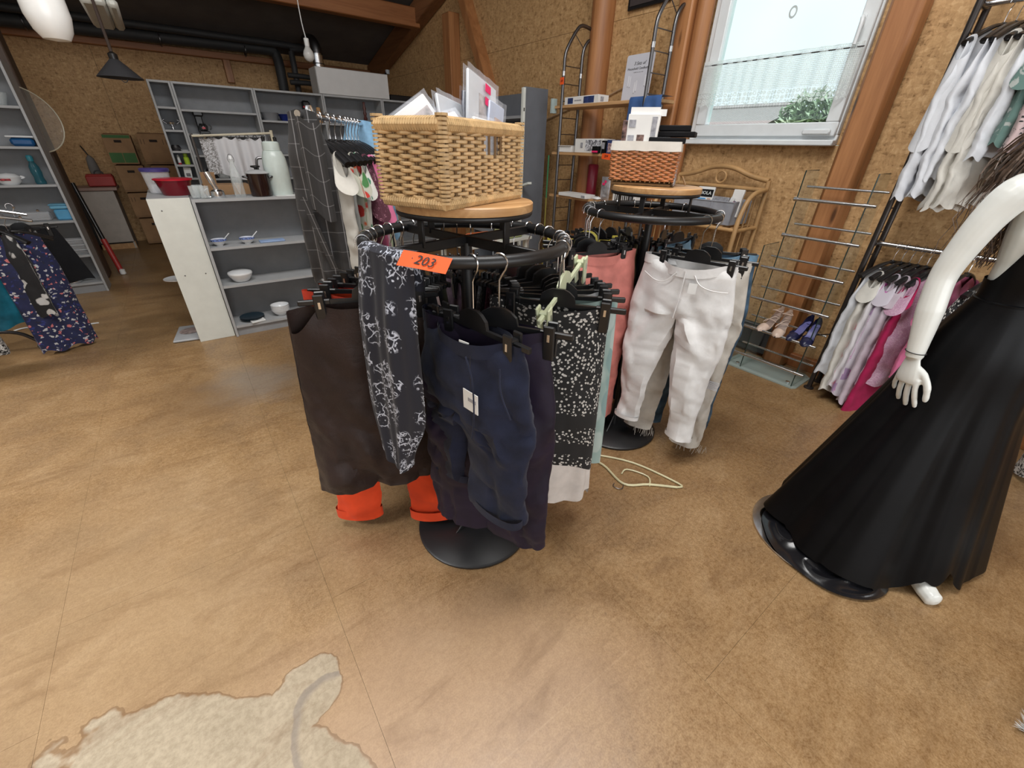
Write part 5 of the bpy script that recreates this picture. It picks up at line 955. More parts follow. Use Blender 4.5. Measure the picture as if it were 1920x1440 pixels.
# ================================================================== BASKETS ON THE ROUND BOARDS
STRAW=flat('straw_weave',(.60,.405,.20),.5,0,.16,30,.15,200); STRAWD=flat('straw_stake',(.20,.11,.04),.6); LINERW=C('white_liner',(.68,.64,.58),.85,.05)
def woven(label,loc,rot,w,d,hh,nst_w,nst_d,rows,mat,stake,amp,rs,top_grow=0,name='straw_basket',hole=None,rim=True,box_only=False):
    """rectangular basket: every strand is one closed wavy loop round the stakes"""
    t=thing(name,label,'basket',loc,rot); X,Y=w/2,d/2
    per=[]; cor=[(-X,-Y),(X,-Y),(X,Y),(-X,Y)]; cnt=[nst_w,nst_d,nst_w,nst_d]
    stakes=[]
    for s in range(4):
        a,b=cor[s],cor[(s+1)%4]; n=cnt[s]; nx,ny=[(0,-1),(1,0),(0,1),(-1,0)][s]
        for k in range(n): f=(k+.5)/n; stakes.append((a[0]+(b[0]-a[0])*f,a[1]+(b[1]-a[1])*f,nx,ny,s,k))
    for r in range(rows):
        z=.02+(hh-.045)*(r+.5)/rows; gsc=1+top_grow*z/hh; pts=[]; runs=[]
        for i,(x,y,nx,ny,s,k) in enumerate(stakes):
            o=amp*(1 if (i+r)%2 else -1)
            if hole and s==hole[0] and hole[1]<=k<=hole[2] and z>hh*hole[3]:
                if pts: runs.append(pts); pts=[]
                continue
            pts.append((x*gsc+nx*o,y*gsc+ny*o,z+random.uniform(-.0012,.0012)))
            if k==cnt[s]-1: c=cor[(s+1)%4]; pts.append((c[0]*gsc,c[1]*gsc,z))
        if runs: pts=pts+runs[0]; MB().tube(smooth(pts,3),rs,6).build('strand',mat,t)
        else: MB().tube(smooth(pts,3,True),rs,6,True).build('strand',mat,t)
    for x,y,nx,ny,s,k in stakes:
        top_=hh-.02 if not(hole and s==hole[0] and hole[1]<k<hole[2]) else hh*hole[3]
        MB().tube([(x,y,.015),(x*(1+top_grow),y*(1+top_grow),top_)],.0035,6).build('stake',stake,t)
    for z,gs,r in((.011,1,.0125),(hh-.013,1+top_grow,.0155)):
        P=[(c[0]*gs,c[1]*gs,z) for c in cor]
        if rim:
            for s in range(4): a,b=P[s],P[(s+1)%4]; MB().tube([a,b],r,10).build('bound_rim',mat,t)
            if r>.012 or True:
                b=MB()
                for s in range(4):
                    a,c=Vector(P[s]),Vector(P[(s+1)%4]); n=int((c-a).length/.0075)
                    for k in range(n): 
                        p=a+(c-a)*((k+.5)/n); dv=(c-a).normalized()
                        b.tube([p-dv*.0030,p+dv*.0030],r+.0014,8)
                o=b.build('rim_wrap',mat,t); o['kind']='stuff'
    if rim:
        for c in cor:
            b=MB(); n=int(hh/.0085)
            for k in range(n): b.tube([(c[0],c[1],.012+k*.0085),(c[0],c[1],.0175+k*.0085)],.0145,8)
            b.build('corner_wrap',mat,t)
    MB().box((0,0,.006),(w-.01,d-.01,.008)).build('basket_floor',stake,t); return t
# front basket: near corner (.50,.93), far-left (.42,1.16), far-right (.85,1.09)
BX=thing; ux=Vector((.35,.16)).normalized(); bo=Vector((.50,.93)); uy=Vector((-.16,.35)).normalized(); cen=bo+ux*.195+uy*.109
ZT=ZB+.0235
woven('big square straw basket full of packets on the front rack',(cen.x,cen.y,ZT),math.atan2(ux.y,ux.x),.362,.190,.188,12,6,18,STRAW,STRAWD,.0078,.0047,hole=(0,6,7,.62))
# packets in the basket
CLR=glassy('cellophane',(.80,.83,.90),.05,.07); 
def packet(label,off,sz,tilt,rz_,card,stk=0,pic=None,zz=.10):
    c=cen+ux*off[0]+uy*off[1]; t=thing('clothing_packet',label,'packet',(c.x,c.y,ZT+zz),(tilt[0],tilt[1],math.atan2(ux.y,ux.x)+rz_))
    w,hh=sz; MB().box((0,0,hh/2),(w*.92,.010,hh*.9),None,.003).build('contents',card,t)
    MB().grid(lambda u,v:((u-.5)*w,-.008-.004*sin(PI*u)*sin(PI*v)+.003*n3(u*9,v*9,off[0]*30),hh*v),14,14).grid(lambda u,v:((u-.5)*w,.008+.004*sin(PI*u)*sin(PI*v),hh*v),8,8).build('cellophane_sleeve',CLR,t)
    if pic: MB().box((w*.12,-.0062,hh*.5),(w*.5,.002,hh*.5)).build('picture',pic,t)
    for k in range(stk): MB().box((w*.08,-.0145,hh*(.84-.155*k)),(.030,.001,.020),.1,.0).build('pink_sticker',PINKN,t)
PHOTO=flat('photo_print',(.42,.36,.34),.4,0,.5,25); SKIN=flat('skin_photo',(.55,.38,.30),.4,0,.25,20); LGREY=flat('pale_card',(.55,.57,.60),.5,0,.08)
packet('tall clear packet with two pink stickers, right of the basket',(.115,-.005),(.15,.215),(rad(-10),rad(16),0),rad(-4),LGREY,2,PHOTO,.105)
packet('clear packet with a leg photo leaning at basket right end',(.15,-.02),(.075,.19),(rad(-8),rad(16),0),rad(-10),flat('blue_card',(.42,.48,.62),.4),0,SKIN,.07)
packet('clear packet leaning to the left in the straw basket',(-.045,.03),(.20,.13),(rad(-30),rad(-24),0),rad(4),WB,0,PHOTO,.115)
packet('flat white packet with a handwritten slip in the basket',(-.005,-.025),(.17,.11),(rad(-40),rad(-12),0),rad(0),flat('slip_white',(.66,.68,.74),.5,0,.1,60),0,GREYP,.12)
packet('beige stocking packet in the middle of the straw basket',(.02,.02),(.16,.13),(rad(-26),rad(-20),0),rad(-4),flat('beige_card',(.45,.36,.28),.5,0,.15),0,None,.10)
packet('pale packet standing upright in the basket middle',(.05,.03),(.13,.17),(rad(-14),rad(8),0),rad(2),LGREY,0,SKIN,.09)
packet('white tights packet lying across the basket centre',(.005,-.045),(.15,.10),(rad(-48),rad(6),0),rad(-8),WB,0,PHOTO,.125)
packet('small printed packet low at the basket front edge',(.055,-.065),(.11,.11),(rad(-10),rad(4),0),0,WB,0,GREYP,.095)
packet('dark navy packet at the back right of the basket',(.14,.045),(.10,.22),(rad(-6),rad(10),0),rad(-15),flat('navy_card',(.06,.065,.10),.4),0,None,.06)
packet('silver packet at the back left of the straw basket',(-.09,.05),(.13,.11),(rad(-30),rad(-20),0),rad(6),SILV,0,None,.09)
# rear basket
RED_W=flat('reddish_wicker',(.48,.185,.07),.45,0,.18,40,.1,200)
cx2,cy2=1.745,1.344; a2=rad(-58)
woven('reddish wicker basket with white liner on the rear rack',(cx2+.0,cy2+.0,ZT),a2,.266,.20,.160,13,9,14,RED_W,STRAWD,.0046,.0047,.05,'wicker_basket',None,False)
RB=[o for o in COL.objects if o.name.startswith('wicker_basket')][0]
def liner(u,v):
    a=2*PI*u; sx=.131*1.05+.006; sy=.10*1.05+.006; c,s=cos(a),sin(a); m=max(abs(c)/sx,abs(s)/sy); return (c/m*(1+.02*v),s/m*(1+.02*v),.171-.036*v+.0012*sin(a*9)*v)
MB().grid(liner,80,5,True).build('cloth_liner',LINERW,RB); MB().box((0,0,.156),(.255,.19,.01)).build('liner_inside',LINERW,RB)
BF=flat('dogtooth',(.35,.34,.36),.7,0,.9,160); b=MB(); b.box((.141,0,.07),(.003,.20,.13)); b.build('checked_side',BF,RB)
def on2(x,y): m=Matrix.Rotation(a2,2); v=m@Vector((x,y)); return (cx2+v.x,cy2+v.y)
x,y=on2(-.03,-.02); pbox('torn_carton','white torn-open carton with round icons in the wicker basket','box',(x,y,ZT+.155),(.13,.10,.115),WB,a2+.05,.002,(('round_icon',(-.045,-.051,.08),(.028,.002,.028),GREYP),('round_icon',(-.045,-.051,.025),(.026,.002,.026),GREYP),('portrait',(-.005,-.051,.02),(.03,.002,.04),flat('portrait_print',(.20,.12,.10),.5,0,.5,60)),('print_dots',(.045,-.051,.07),(.02,.002,.07),GREYP),('flap',(0,-.03,.125),(.12,.004,.03),WB),('flap',(.03,.04,.125),(.11,.004,.025),WB)))
x,y=on2(.055,.03); pbox('striped_carton','white carton with printed bars standing in the wicker basket','box',(x,y,ZT+.155),(.06,.08,.05),WB,a2,.002,(('bar_print',(0,-.041,.02),(.05,.002,.03),STR),))
for k,(ox,oy,dz,rz_,d) in enumerate(((.075,-.01,.005,.1,(.15,.12,.022)),(.11,.0,.03,-.12,(.16,.075,.02)),(.10,.03,.052,.0,(.13,.07,.022)))):
    x,y=on2(ox,oy); pbox('black_flat_box',['lowest','middle','topmost'][k]+' flat black carton sticking out of the wicker basket','box',(x,y,ZT+.160+dz),d,BLK,a2+rz_,.003)
x,y=on2(-.105,.02); pbox('patterned_packet','brown patterned packet at the left of the wicker basket','packet',(x,y,ZT+.15),(.03,.09,.10),flat('brown_pattern',(.20,.12,.11),.5,0,.7,60),a2)
t=thing('thin_stick','thin pale stick lying behind the wicker basket','stick',(1.90,1.22,ZT),rad(30)); MB().tube([(0,0,.004),(.06,.02,.03)],.003,6).build('stick',OAK,t); MB().tube([(.06,.02,.03),(.065,.022,.034)],.0035,6).build('stick_end',OAK,t)
# ---- cream hanger lying on the floor
CRH=flat('cream_hanger',(.62,.58,.36),.35); t=thing('floor_hanger','pale yellow plastic hanger lying on the floor under the racks','hanger',(0,0,.007))
pts=smooth([(1.36,.955,0),(1.47,1.04,0),(1.54,1.13,0)],3)
A0,A1=Vector((1.40,1.16,0)),Vector((1.63,.725,0)); cn=Vector((1.415,.90,0))
MB().tube(smooth([A0+Vector((.0,.02,0)),(A0+cn)/2+Vector((.03,.03,0)),cn,(A1+cn)/2+Vector((-.005,.01,0)),A1+Vector((-.01,.0,0))],5),[.006]*21,8).build('shoulder_bar',CRH,t)
MB().tube(smooth([A0+Vector((.0,.02,0)),A0+Vector((.05,.0,0)),(A0+A1)/2+Vector((.07,.035,0)),A1+Vector((.02,.01,0)),A1+Vector((-.01,0,0))],5),.005,8).build('trouser_bar',CRH,t)
MB().tube(smooth([cn+Vector((.05,.055,0)),cn+Vector((.10,.06,.002)),(cn+A1)/2+Vector((.04,.05,0)),(cn+A1)/2+Vector((-.01,.0,0))],4),.004,6).build('inner_loop',CRH,t)
MB().tube(smooth([cn,cn+Vector((-.03,-.018,0)),cn+Vector((-.05,-.008,0)),cn+Vector((-.055,.02,0)),cn+Vector((-.035,.03,0))],4),.0022,6).build('hook',STEEL,t)
# ================================================================== STRAIGHT RAIL BEHIND THE FRONT RACK
S0=Vector((.487,2.085,0)); D0=Vector((.592,.806,0)); ZL=1.575; YH=math.atan2(-.592,.806)
RL=thing('garment_rail','straight chrome garment rail behind the front rack','clothes rack',(S0.x,S0.y,0),math.atan2(.806,.592))
for x in(.08,1.38):
    MB().tube([(x,0,.07),(x,0,ZL+.02)],.014,12).build('upright',CHROME,RL); MB().tube([(x,-.24,.06),(x,.24,.06)],.014,10).build('foot_bar',BLACKM,RL)
    for y in(-.22,.22): MB().lathe([(0,-.012),(.026,-.012),(.028,-.006),(.028,.006),(.026,.012),(0,.012)],14).build('caster',BLACKP,RL,(x,y,.028),(rad(90),0,0))
    MB().lathe([(.016,ZL+.0),(.019,ZL+.015),(.012,ZL+.035),(0,ZL+.04)],12).build('end_knob',CHROME,RL,(x,0,0))
MB().tube([(-.04,0,ZL),(1.42,0,ZL)],.0125,12).build('top_rail',CHROME,RL); MB().tube([(.08,0,.09),(1.38,0,.09)],.012,10).build('bottom_bar',CHROME,RL)
def railpt(s): p=S0+D0*s; return (p.x,p.y,ZL)
def hr(s,kind,label,mat,hl=None,hm=None,dy=-40,hang=True,**k):
    if hang: shirt_hanger(hl or ('black hanger holding the '+label.split(' on ')[0]),railpt(s),YH+rad(dy),hm or BLACKP)
    return kind(label,mat,railpt(s),YH+rad(dy),**k)
PD=hr(.0,top,'charcoal plaid pinafore dress hung on the near end of rail',PLAID,hang=False,dy=-12,sh=.13,chest=.20,hemw=.23,L=.69,z0=.016,slope=.22,sleeve=0,neck=.0,depth=.035,seed=50,name='dress',cat='dress',folds=7,fa=.014)
MB().grid(lambda u,v:(.0+.10*u,-.05-.012*sin(5*u),-.02-.33*v-.05*u*v+.012*sin(u*7)),10,14,False,lambda u,v:(u*.14,-v*.33)).build('bodice_flap',PLAID,PD)
MB().grid(lambda u,v:(-.05+.035*u+.09*v,-.056,-.30-.30*v),4,12,False,lambda u,v:(u*.05,-v*.45)).build('sash',PLAID,PD)
hr(.10,top,'white sleeveless top on the straight rail behind the plaid dress',OFFW,sh=.34,chest=.40,L=.56,sleeve=.08,seed=51,trimm=WHC); hr(.17,top,'grey marled shirt on the straight rail',GREYC,sh=.34,chest=.38,L=.45,sleeve=.0,seed=52)
hr(.26,top,'pale dress with red and green flowers on the straight rail',FLORAL,sh=.36,chest=.42,L=.7,sleeve=.1,seed=53); hr(.33,top,'white shirt printed with palm leaves on the straight rail',PALM,sh=.36,chest=.42,L=.75,sleeve=.12,seed=54); hr(.41,top,'maroon scalloped blouse on the straight rail',SCALE,sh=.40,chest=.44,L=.56,sleeve=.22,seed=55)
hr(.48,top,'bright pink blouse on the straight rail',PNK,sh=.42,chest=.46,L=.52,sleeve=.24,seed=56); hr(.52,top,'pale pink shirt on the straight rail',ROSE,sh=.42,L=.5,seed=57); hr(.57,top,'sage green shirt on the straight rail',GRN,sh=.42,L=.56,seed=58); hr(.62,top,'black knit top on the straight rail',BLKC,sh=.42,L=.5,seed=59); hr(.67,top,'cream patterned dress on the straight rail',multi('cream_print',(.5,.45,.36),[(.3,.25,.2),(.5,.45,.36)],14,.4),sh=.42,L=.9,seed=60)
hr(.76,top,'light blue denim shirt hung over the straight rail',DENL,hang=False,dy=-8,sh=.20,chest=.30,L=.62,z0=.016,slope=.2,sleeve=.0,neck=0,seed=61,depth=.06)
# ================================================================== RACK AT THE LEFT EDGE
LRK=thing('arm_rack','dark rolling rack with sloping chrome arms at left edge','clothes rack',(-1.78,4.75,0))
MB().tube([(0,0,.10),(0,0,1.25)],.022,12).build('post',GUNM,LRK)
for dx,dy in((.57,-.17),(.70,.35),(-.5,-.4),(-.4,.5)):
    MB().tube(smooth([(0,0,.16),(dx*.55,dy*.55,.17),(dx*.85,dy*.85,.15),(dx,dy,.075)],4),.013,10).build('leg',GUNM,LRK)
    c=MB().lathe([(0,-.011),(.026,-.011),(.029,-.005),(.029,.005),(.026,.011),(0,.011)],16).build('caster',STEEL,LRK,(dx+.01,dy,.029),(rad(90),0,rad(30))); MB().box((0,0,0),(.012,.05,.03),None,.004).build('caster_fork',GUNM,LRK,(dx,dy,.062))
for y,x1,z in((-.27,.90,1.0),(.28,.78,.98)):
    MB().tube([(0,0,z+.16),(.05,y,z+.15),(x1,y,z-.05)],.010,8).build('sloping_arm',CHROME,LRK)
    for k in range(6): MB().lathe([(0,0),(.007,.0),(.009,.012),(0,.018)],8).build('arm_knob',CHROME,LRK,(.25+k*.12,y,z+.15-.2*(.2+k*.12)/.85+.008))
def lp(x,y): 
    z=1.0+.15-.2*(x+1.78-.05)/.85; return (x,y,z)
def hl_(kind,label,mat,x,y,yaw,hang='shirt',**k):
    loc=lp(x,y); nm='black hanger carrying the '+label.split(' at ')[0].split(' on ')[0]
    (shirt_hanger if hang=='shirt' else clip_hanger)(nm,loc,yaw); return kind(label,mat,loc,yaw,**k)
hl_(top,'navy dress with white blossoms on the left sloping arm',BFLO,-1.02,4.48,rad(25),sh=.28,chest=.32,hemw=.34,L=.86,sleeve=.0,seed=70,name='dress',cat='dress'); hl_(top,'black blouse with large white blooms on the left sloping arm',BWFLO,-1.09,4.48,rad(-40),sh=.26,chest=.28,hemw=.28,L=.60,sleeve=.0,seed=71); hl_(top,'teal satin blouse at the left edge of picture',TEAL,-1.17,4.48,rad(35),sh=.36,L=.66,seed=72,sleeve=.1)
hl_(skirt,'black flared skirt behind the navy blossom dress',BLKC,-1.07,5.03,rad(10),'clip',hemw=.56,L=.44,hemd=.05,seed=73); hl_(skirt,'black skirt with pale lace bands on the left rack',multi('lace_band',(.10,.10,.10),[(.45,.46,.44),(.1,.1,.1)],30,.4),-1.13,4.80,rad(20),'clip',hemw=.34,L=.45,seed=74)
hl_(skirt,'black and white zebra print skirt at bottom left edge',ZEBRA,-1.50,4.20,rad(20),'clip',hemw=.46,L=.80,hemd=.10,seed=75)
for x,y,a,l in((-.95,5.06,.2,'white paper scrap on the floor right of the left rack'),(-1.43,5.23,.5,'white paper scrap on the floor under the left rack'),(.55,.06,.9,'tiny white paper scrap at the bottom of picture')):
    sc_=.10 if y>1 else .012; t=thing('paper_scrap',l,'paper',(x,y,.001),a); MB().grid(lambda u,v:((u-.5)*sc_,(v-.5)*sc_*.35,.003*sin(u*4)),4,2).build('scrap',WHITEP,t); MB().box((0,0,.0015),(sc_*.5,sc_*.25,.001)).build('scrap_fold',WHITEP,t)
# ================================================================== CLOTHES ON THE TWO-TIER RACK
def wr_(z,y,kind,label,mat,yaw=0,hang='shirt',hm=None,tilt=0,**k):
    loc=(3.42,y-.03,z); nm='dark hanger of the '+label.split(' on ')[0].split(' below ')[0]
    if hang: (shirt_hanger if hang=='shirt' else clip_hanger)(nm,loc,rad(yaw),hm or BLACKP)
    return kind(label,mat,loc,rad(yaw),**k)
U,Lw=2.14,1.02
for i,(y,l,m,L,yw) in enumerate(((.71,'white embroidered blouse nearest the ladder on the upper rail',WHC,.76,-16),(.67,'plain white shirt second on the upper rail',WHC,.74,-8),(.63,'white blouse with gathered cuffs third on the upper rail',WHC,.66,-12),(.59,'off-white linen shirt fourth on the upper rail',OFFW,.80,-8),(.55,'cream shirt fifth on the upper rail',OFFW,.78,-10),(.51,'white tee sixth on the upper rail',WHC,.56,-12))): wr_(U,y,top,l,m,yw,sh=.42,chest=.48,L=L,sleeve=(.40 if i in(0,3) else .0),sl_drop=.97,seed=80+i,depth=.05,A=.016,folds=8,fa=.014)
wr_(U,.46,top,'teal patterned shirt seventh on the upper rail',multi('teal_print',(.10,.18,.16),[(.35,.38,.36),(.1,.18,.16)],30,.4),-8,sh=.42,L=.5,seed=87); wr_(U,.41,top,'pale pink shirt with black print on the upper rail',BWP,-10,sh=.42,L=.52,seed=88); wr_(U,.33,top,'dark navy shirt on the upper rail behind the mannequin',NAVYC,-6,sh=.42,L=.7,seed=89)
wr_(Lw,.70,top,'white sleeveless top with frilled hem on the lower rail',WHC,-20,sh=.34,chest=.42,hemw=.46,L=.74,sleeve=0,seed=90,folds=8,fa=.016,depth=.05,neck=.10,trimm=WHC); wr_(Lw,.66,top,'long white linen top second on the lower rail',OFFW,-14,sh=.36,L=.84,sleeve=.1,seed=91); wr_(Lw,.62,top,'white top with pink print third on the lower rail',multi('white_pink',(.62,.60,.62),[(.55,.25,.28),(.62,.6,.62)],10,.3),-14,sh=.36,L=.80,sleeve=.0,seed=92,trimm=WHC)
wr_(Lw,.58,top,'lavender top with large magenta flower on the lower rail',LAV,-14,sh=.36,L=.84,sleeve=.1,seed=93); wr_(Lw,.54,top,'pale lilac top fifth on the lower rail',C('pale_lilac',(.52,.44,.50)),-12,sh=.36,L=.88,sleeve=.1,seed=94); wr_(Lw,.50,top,'long crimson knit dress on the lower rail',MAG,-10,sh=.36,L=.94,sleeve=.1,seed=95,name='dress',cat='dress')
wr_(Lw,.45,top,'pink sequined tunic on the lower rail beside mannequin hand',PINKF,-24,sh=.42,chest=.46,L=.72,sleeve=.12,seed=96,trimm=ROSE); wr_(Lw,.36,top,'pink top with crimson neck on the lower rail',PNK,-10,sh=.40,L=.6,seed=97); wr_(Lw,.26,top,'black and white speckled dress behind the mannequin',DITSY,-10,sh=.40,L=.7,seed=98,sleeve=.1)
wr_(Lw,-.33,skirt,'zebra striped long skirt at the right picture edge',ZEBRA,-10,'clip',hemw=.5,L=.82,hemd=.09,seed=99)
# ================================================================== MANNEQUIN IN THE BLACK GOWN
MC=Vector((2.10,.065,0)); MR=rad(-33); MQ=flat('mannequin_white',(.72,.74,.71),.28,0,.02)
MN=thing('mannequin','white mannequin with long brown wig on a chrome disc','mannequin',(MC.x,MC.y,0),MR)
b=MB()
TS=[(.80,.130,.105,0),(.92,.136,.105,.01),(1.0,.126,.095,.0),(1.10,.104,.080,-.005),(1.20,.118,.088,-.01),(1.29,.145,.11,-.02),(1.36,.152,.10,-.01),(1.41,.150,.080,.0),(1.445,.11,.062,.008),(1.475,.062,.052,.01),(1.50,.05,.05,.008),(1.56,.047,.048,.0)]
def ts(z):
    for p,q in zip(TS,TS[1:]):
        if z<=q[0]: f=(z-p[0])/(q[0]-p[0]); f=max(0,min(1,f)); return [lerp(p[i],q[i],sm(f)) for i in range(4)]
    return TS[-1]
R_=[(lambda T:[(T[1]*cos(2*PI*k/28),T[3]+T[2]*sin(2*PI*k/28),T[0]) for k in range(28)])(ts(.80+.76*j/40)) for j in range(41)]
V=[p for r in R_ for p in r]; F=[(j*28+k,j*28+(k+1)%28,(j+1)*28+(k+1)%28,(j+1)*28+k) for j in range(40) for k in range(28)]+[list(range(28))[::-1],[40*28+k for k in range(28)]]
b.add(V,F)
b.grid(lambda u,v:(.073*sin(PI*v)*cos(2*PI*u),-.015+.092*sin(PI*v)*sin(2*PI*u),1.655+.115*cos(PI*v)),24,16,True)   # head
b.tube([(0,-.10,1.665),(0,-.118,1.64),(0,-.112,1.632)],[.008,.012,.006],8)                                           # nose
for s in(-1,1): b.tube([(s*.072,.0,1.675),(s*.078,.008,1.66),(s*.072,.004,1.635)],[.012,.013,.008],6)                # ears
def limb(pts,rs,n=14,k=5):
    P=smooth(pts,k); L=len(P); Rr=[]
    for i in range(L): f=i/(L-1)*(len(rs)-1); j=min(int(f),len(rs)-2); Rr.append(lerp(rs[j],rs[j+1],f-j))
    b.tube(P,Rr,n)
for s in(-1,1):
    limb([(s*.10,.0,1.40),(s*.175,.016,1.405),(s*.208,.033,1.34),(s*.228,.046,1.23),(s*.236,.050,1.145),(s*.238,.032,1.04),(s*.237,.014,.94),(s*.236,.004,.88)],[.046,.052,.045,.039,.036,.037,.029,.024],18)
    # palm and fingers
    H0=Matrix.Translation((s*.031,.012,-.038)); b.tr(H0)
    b.tube(smooth([(s*.205,-.008,.92),(s*.203,-.012,.89),(s*.200,-.018,.855),(s*.196,-.022,.828)],3),[.024,.025,.028,.031,.034,.037,.039,.040,.039,.036],14,flat=.45)
    for yo,l,sp,r0 in((-.056,.084,-.010,.0086),(-.032,.094,-.003,.0090),(-.008,.088,.005,.0086),(.014,.068,.014,.0076)):
        z0=.832 if yo<0 else .838
        b.tube(smooth([(s*.198,yo+.002,z0+.02),(s*.195,yo+sp*.2,z0-.012),(s*.186,yo+sp*.7,z0-l*.5),(s*.174,yo+sp,z0-l*.82),(s*.166,yo+sp,z0-l)],3),[r0*1.05]*3+[r0]*4+[r0*.95]*3+[r0*.82]*2+[r0*.6],10)
    b.tube(smooth([(s*.200,-.022,.89),(s*.190,-.056,.872),(s*.182,-.078,.842),(s*.176,-.088,.808),(s*.172,-.090,.785)],3),[.013]*4+[.011]*4+[.0095]*3+[.008,.006],10)
    b.tr(None)
    if s<0:
        limb([(s*.085,.0,.84),(s*.085,-.005,.62),(s*.075,.0,.48),(s*.07,.012,.32),(s*.065,.01,.14),(s*.065,.01,.075)],[.066,.06,.052,.050,.034,.030],16)
        b.tube(smooth([(s*.065,.035,.075),(s*.066,-.01,.068),(s*.07,-.08,.045),(s*.072,-.135,.030),(s*.072,-.165,.026)],4),[.026]*3+[.03]*4+[.034]*5+[.032]*3+[.022]+[.012],12)
    else:
        limb([(.07,.0,.84),(.05,-.06,.64),(.02,-.12,.48),(-.01,-.15,.32),(-.028,-.18,.15),(-.03,-.19,.085)],[.066,.06,.055,.052,.034,.030],16)
        b.tube(smooth([(-.03,-.165,.075),(-.03,-.21,.068),(-.032,-.28,.045),(-.034,-.335,.030),(-.035,-.365,.026)],4),[.026]*3+[.03]*4+[.034]*5+[.032]*3+[.022]+[.012],12)
me=b.mesh('body'); tmp=inst('tmp',me); m=tmp.modifiers.new('r','REMESH'); m.mode='VOXEL'; m.voxel_size=.0034; m.use_smooth_shade=True
m=tmp.modifiers.new('s','SMOOTH'); m.iterations=4; m.factor=.5
dg=bpy.context.evaluated_depsgraph_get(); me2=bpy.data.meshes.new_from_object(tmp.evaluated_get(dg)); me2.name='body'; bpy.data.objects.remove(tmp); me2.materials.clear(); me2.materials.append(MQ)
for p in me2.polygons: p.use_smooth=True
inst('body',me2,MN)
for s in(-1,1): MB().tube([(s*.2365+.0285*cos(2*PI*k/24)*.98,.007+.0285*sin(2*PI*k/24),.90) for k in range(24)],.0016,6,True).build('wrist_joint',INK,MN)
EYE=flat('mannequin_eye',(.10,.07,.05),.4)
for s in(-1,1): MB().tube([(s*.018,-.101,1.665),(s*.03,-.099,1.668),(s*.042,-.092,1.665)],.004,6).build('eye',EYE,MN)
MB().tube([(-.018,-.106,1.60),(0,-.111,1.603),(.018,-.106,1.60)],.005,6).build('mouth',flat('mannequin_lips',(.45,.25,.22),.4),MN)
# foot disc
dv=Matrix.Rotation(-MR,2)@(Vector((1.875,.185))-Vector((MC.x,MC.y)))
MB().lathe([(0,0),(.252,0),(.256,.003),(.254,.008),(0,.010)],64).build('stand_disc',metal('mirror_steel',(.78,.79,.80),.12),MN,(dv.x,dv.y,0))
MB().tube([(.0,.10,.01),(.0,.08,.5)],.012,10).build('stand_rod',CHROME,MN)
# wig
HAIR=flat('brown_hair',(.13,.085,.06),.42,0,.35,60); b=MB(); rnd=random.Random(12)
for k in range(620):
    a=rnd.uniform(-.25,1.25)*PI; el=rnd.uniform(.0,1.35); x0=.084*cos(a)*cos(el); y0=.0+.10*sin(a)*cos(el); z0=1.68+.11*sin(el)
    xe=x0*1.5+rnd.uniform(-.05,.05); ye=.115+rnd.uniform(-.02,.075); ze=rnd.uniform(1.16,1.40); wv=rnd.uniform(.008,.022); ph=rnd.random()*6
    if sin(a)<.0: ye=.05+rnd.uniform(0,.06); xe=(1 if cos(a)>0 else -1)*rnd.uniform(.07,.13)
    P=[]
    for i in range(13):
        f=i/12; P.append((lerp(x0,xe,sm(f))+wv*sin(f*22+ph)*f,lerp(y0*1.12,ye,sm(f*1.3))+wv*cos(f*19+ph)*f,z0+.008-(z0-ze)*f**1.15))
    b.tube(P,[.0012+.0022*sin(PI*min(1,i/12+.15)) for i in range(13)],4)
o=b.build('wig_hair',HAIR,MN); o['kind']='stuff'
MB().grid(lambda u,v:(.080*sin(PI*.56*v)*cos(2*PI*u),.0+.097*sin(PI*.56*v)*sin(2*PI*u),1.665+.122*cos(PI*.56*v)),24,10,True).build('wig_cap',HAIR,MN)
# ---- gown
GW=N('black_satin_crepe'); GW.set(Roughness=.42,Specular_IOR_Level=.12); v=GW.coord(); GW.color(GW.ramp(GW.noise(v,6,3),[(.3,(.0022,.0022,.0025)),(.7,(.0042,.0042,.005))])); GW.bump(GW.noise(v,500,2),.12,.001); GW=GW.m
SAT=flat('black_satin_lining',(.010,.010,.012),.16,0,.2,8,.12,25)
G=thing('evening_gown','long black gown with open back and train on the mannequin','dress',(MC.x,MC.y,0),MR)
def bod(u,v):
    a=2*PI*u; c,s=cos(a),sin(a)      # s<0 front
    topz=lerp(1.15,1.415,sm(.15-.88*s)) ; z=lerp(1.075,topz,v); T=ts(z); return (T[1]*1.035*c+.003*c,T[3]+(T[2]*1.035+.004)*s,z)
MB().grid(bod,64,22,True).build('bodice',GW,G)
for s in(-1,1): MB().grid(lambda u,v:(s*(.085-.035*v+.022*(u-.5)),lerp(-.085,-.02,v)-.02*sin(PI*v),lerp(1.395,1.50,v)),4,12).build('neck_strap',GW,G)
MB().tube([(.054*cos(2*PI*k/24),.008+.054*sin(2*PI*k/24),1.492) for k in range(24)],.007,8,True).build('neck_band',GW,G)
MB().tube([((ts(1.085)[1]+.007)*cos(2*PI*k/40),ts(1.085)[3]+(ts(1.085)[2]+.007)*sin(2*PI*k/40),1.085) for k in range(40)],.005,6,True).build('waist_seam',GW,G)
def hemr(a): # radius of the hem by LOCAL angle ; local train direction = back
    w=a+MR; d=lambda c,wd: math.exp(-((((w-rad(c)+PI)%(2*PI))-PI)/rad(wd))**2)
    return .335+.13*d(150,36)+.085*d(188,24)+.0*d(247,16)-.045*d(222,13)-.02*d(243,12)+.03*d(300,40)
NF=7
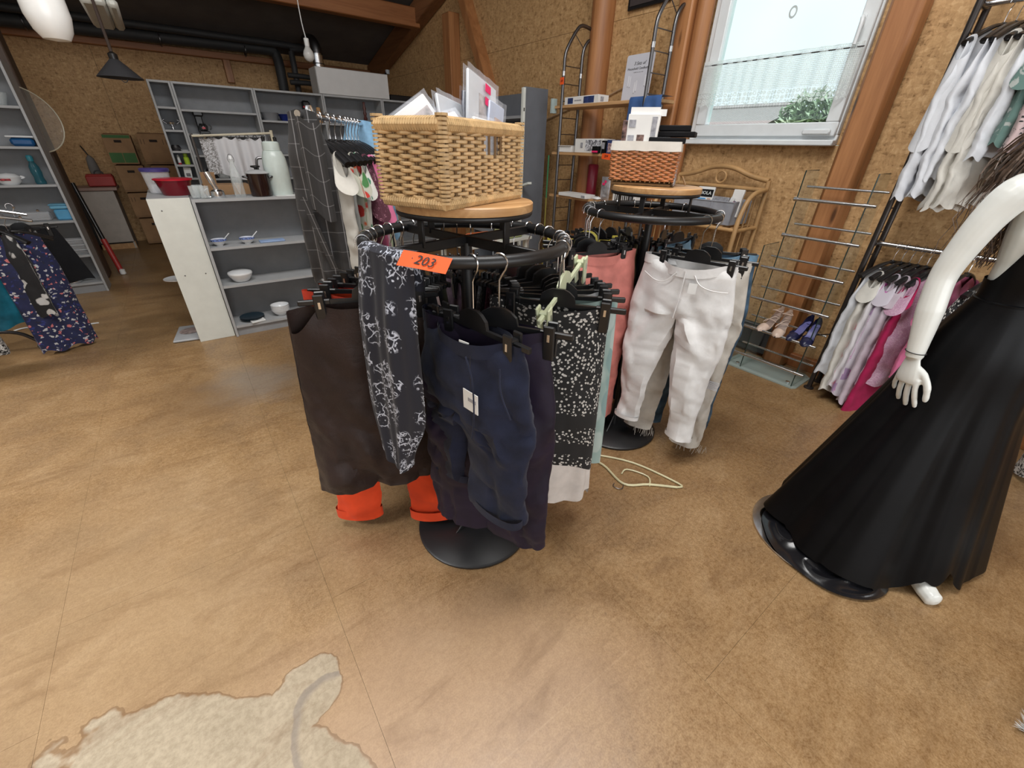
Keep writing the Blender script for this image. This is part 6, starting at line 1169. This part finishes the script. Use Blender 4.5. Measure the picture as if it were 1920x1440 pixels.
def sk(u,v):
    a=2*PI*u; T=ts(1.08); r0x,r0y=T[1]+.006,T[2]+.006; rh=hemr(a)-.055*math.exp(-((((a+MR-rad(165)+PI)%(2*PI))-PI)/rad(38))**2); f=v**(1+.5*math.exp(-((((a+MR-rad(190)+PI)%(2*PI))-PI)/rad(48))**2))
    fold=.032*v**1.15*(sin(NF*a+.8+.9*sin(2*a))+.55*sin(11*a+2.1)+.18*sin(19*a))*(.62)
    hip=.018*math.exp(-((v-.16)/.12)**2)
    rx=lerp(r0x,rh,f)+hip+fold; ry=lerp(r0y,rh,f)+hip+fold
    w=((a+MR)%(2*PI)); lift=.0
    d=lambda c,wd: math.exp(-((((a+MR-rad(c)+PI)%(2*PI))-PI)/rad(wd))**2)
    zb=.014+.035*d(165,34)+.06*d(224,8)+.085*d(243,9)+.012*(sin(NF*a)>0)
    return (rx*cos(a),T[3]*(1-v)+ry*sin(a),lerp(1.085,zb,v))
MB().grid(sk,240,60,True).build('skirt',GW,G,None,None,60)
def trn(u,v):
    w=rad(124+86*u); a=w-MR; r0=hemr(a)-.13; r=r0+.155*v*(.55+.45*sin(PI*u)**.5)+.010*n3(u*6,7,v*2)
    z=.0128+.034*(1-v)**1.2+.014*sm(v*3)*(1-v)*2*max(0,ridge(u*4+v*1.2,2.2,v*1.6-u*2))+.006*(1-v)*n3(u*11,v*4,4)
    return (r*cos(a),r*sin(a),max(.0125,z))
MB().grid(trn,80,26).build('train_lining',SAT,G,None,None,60)
# ---- white fluffy rug at the lower right corner
RUG=C('white_fur',(.66,.67,.66),.9,.05); t=thing('fluffy_rug','white fluffy rug corner at the bottom right of picture','rug',(1.98,-.92,0),rad(-8)); MB().box((0,0,.006),(.9,.74,.012),None,.004).build('rug_base',RUG,t)
b=MB(); rnd=random.Random(3)
for k in range(5200):
    x=rnd.uniform(-.46,.46); y=rnd.uniform(-.38,.38)
    if k<1500: y=rnd.choice((-.37,.37)); 
    elif k<2800: x=rnd.choice((-.45,.45))
    ax,ay=rnd.uniform(-.02,.02)+.012*(x>.44)-.012*(x<-.44),rnd.uniform(-.02,.02)+.012*(y>.36)-.012*(y<-.36); hh=rnd.uniform(.02,.04)
    b.add([(x-.002,y,.01),(x+.002,y,.01),(x+ax,y+ay,hh)],[(0,1,2)])
o=b.build('pile',RUG,t); o['kind']='stuff'
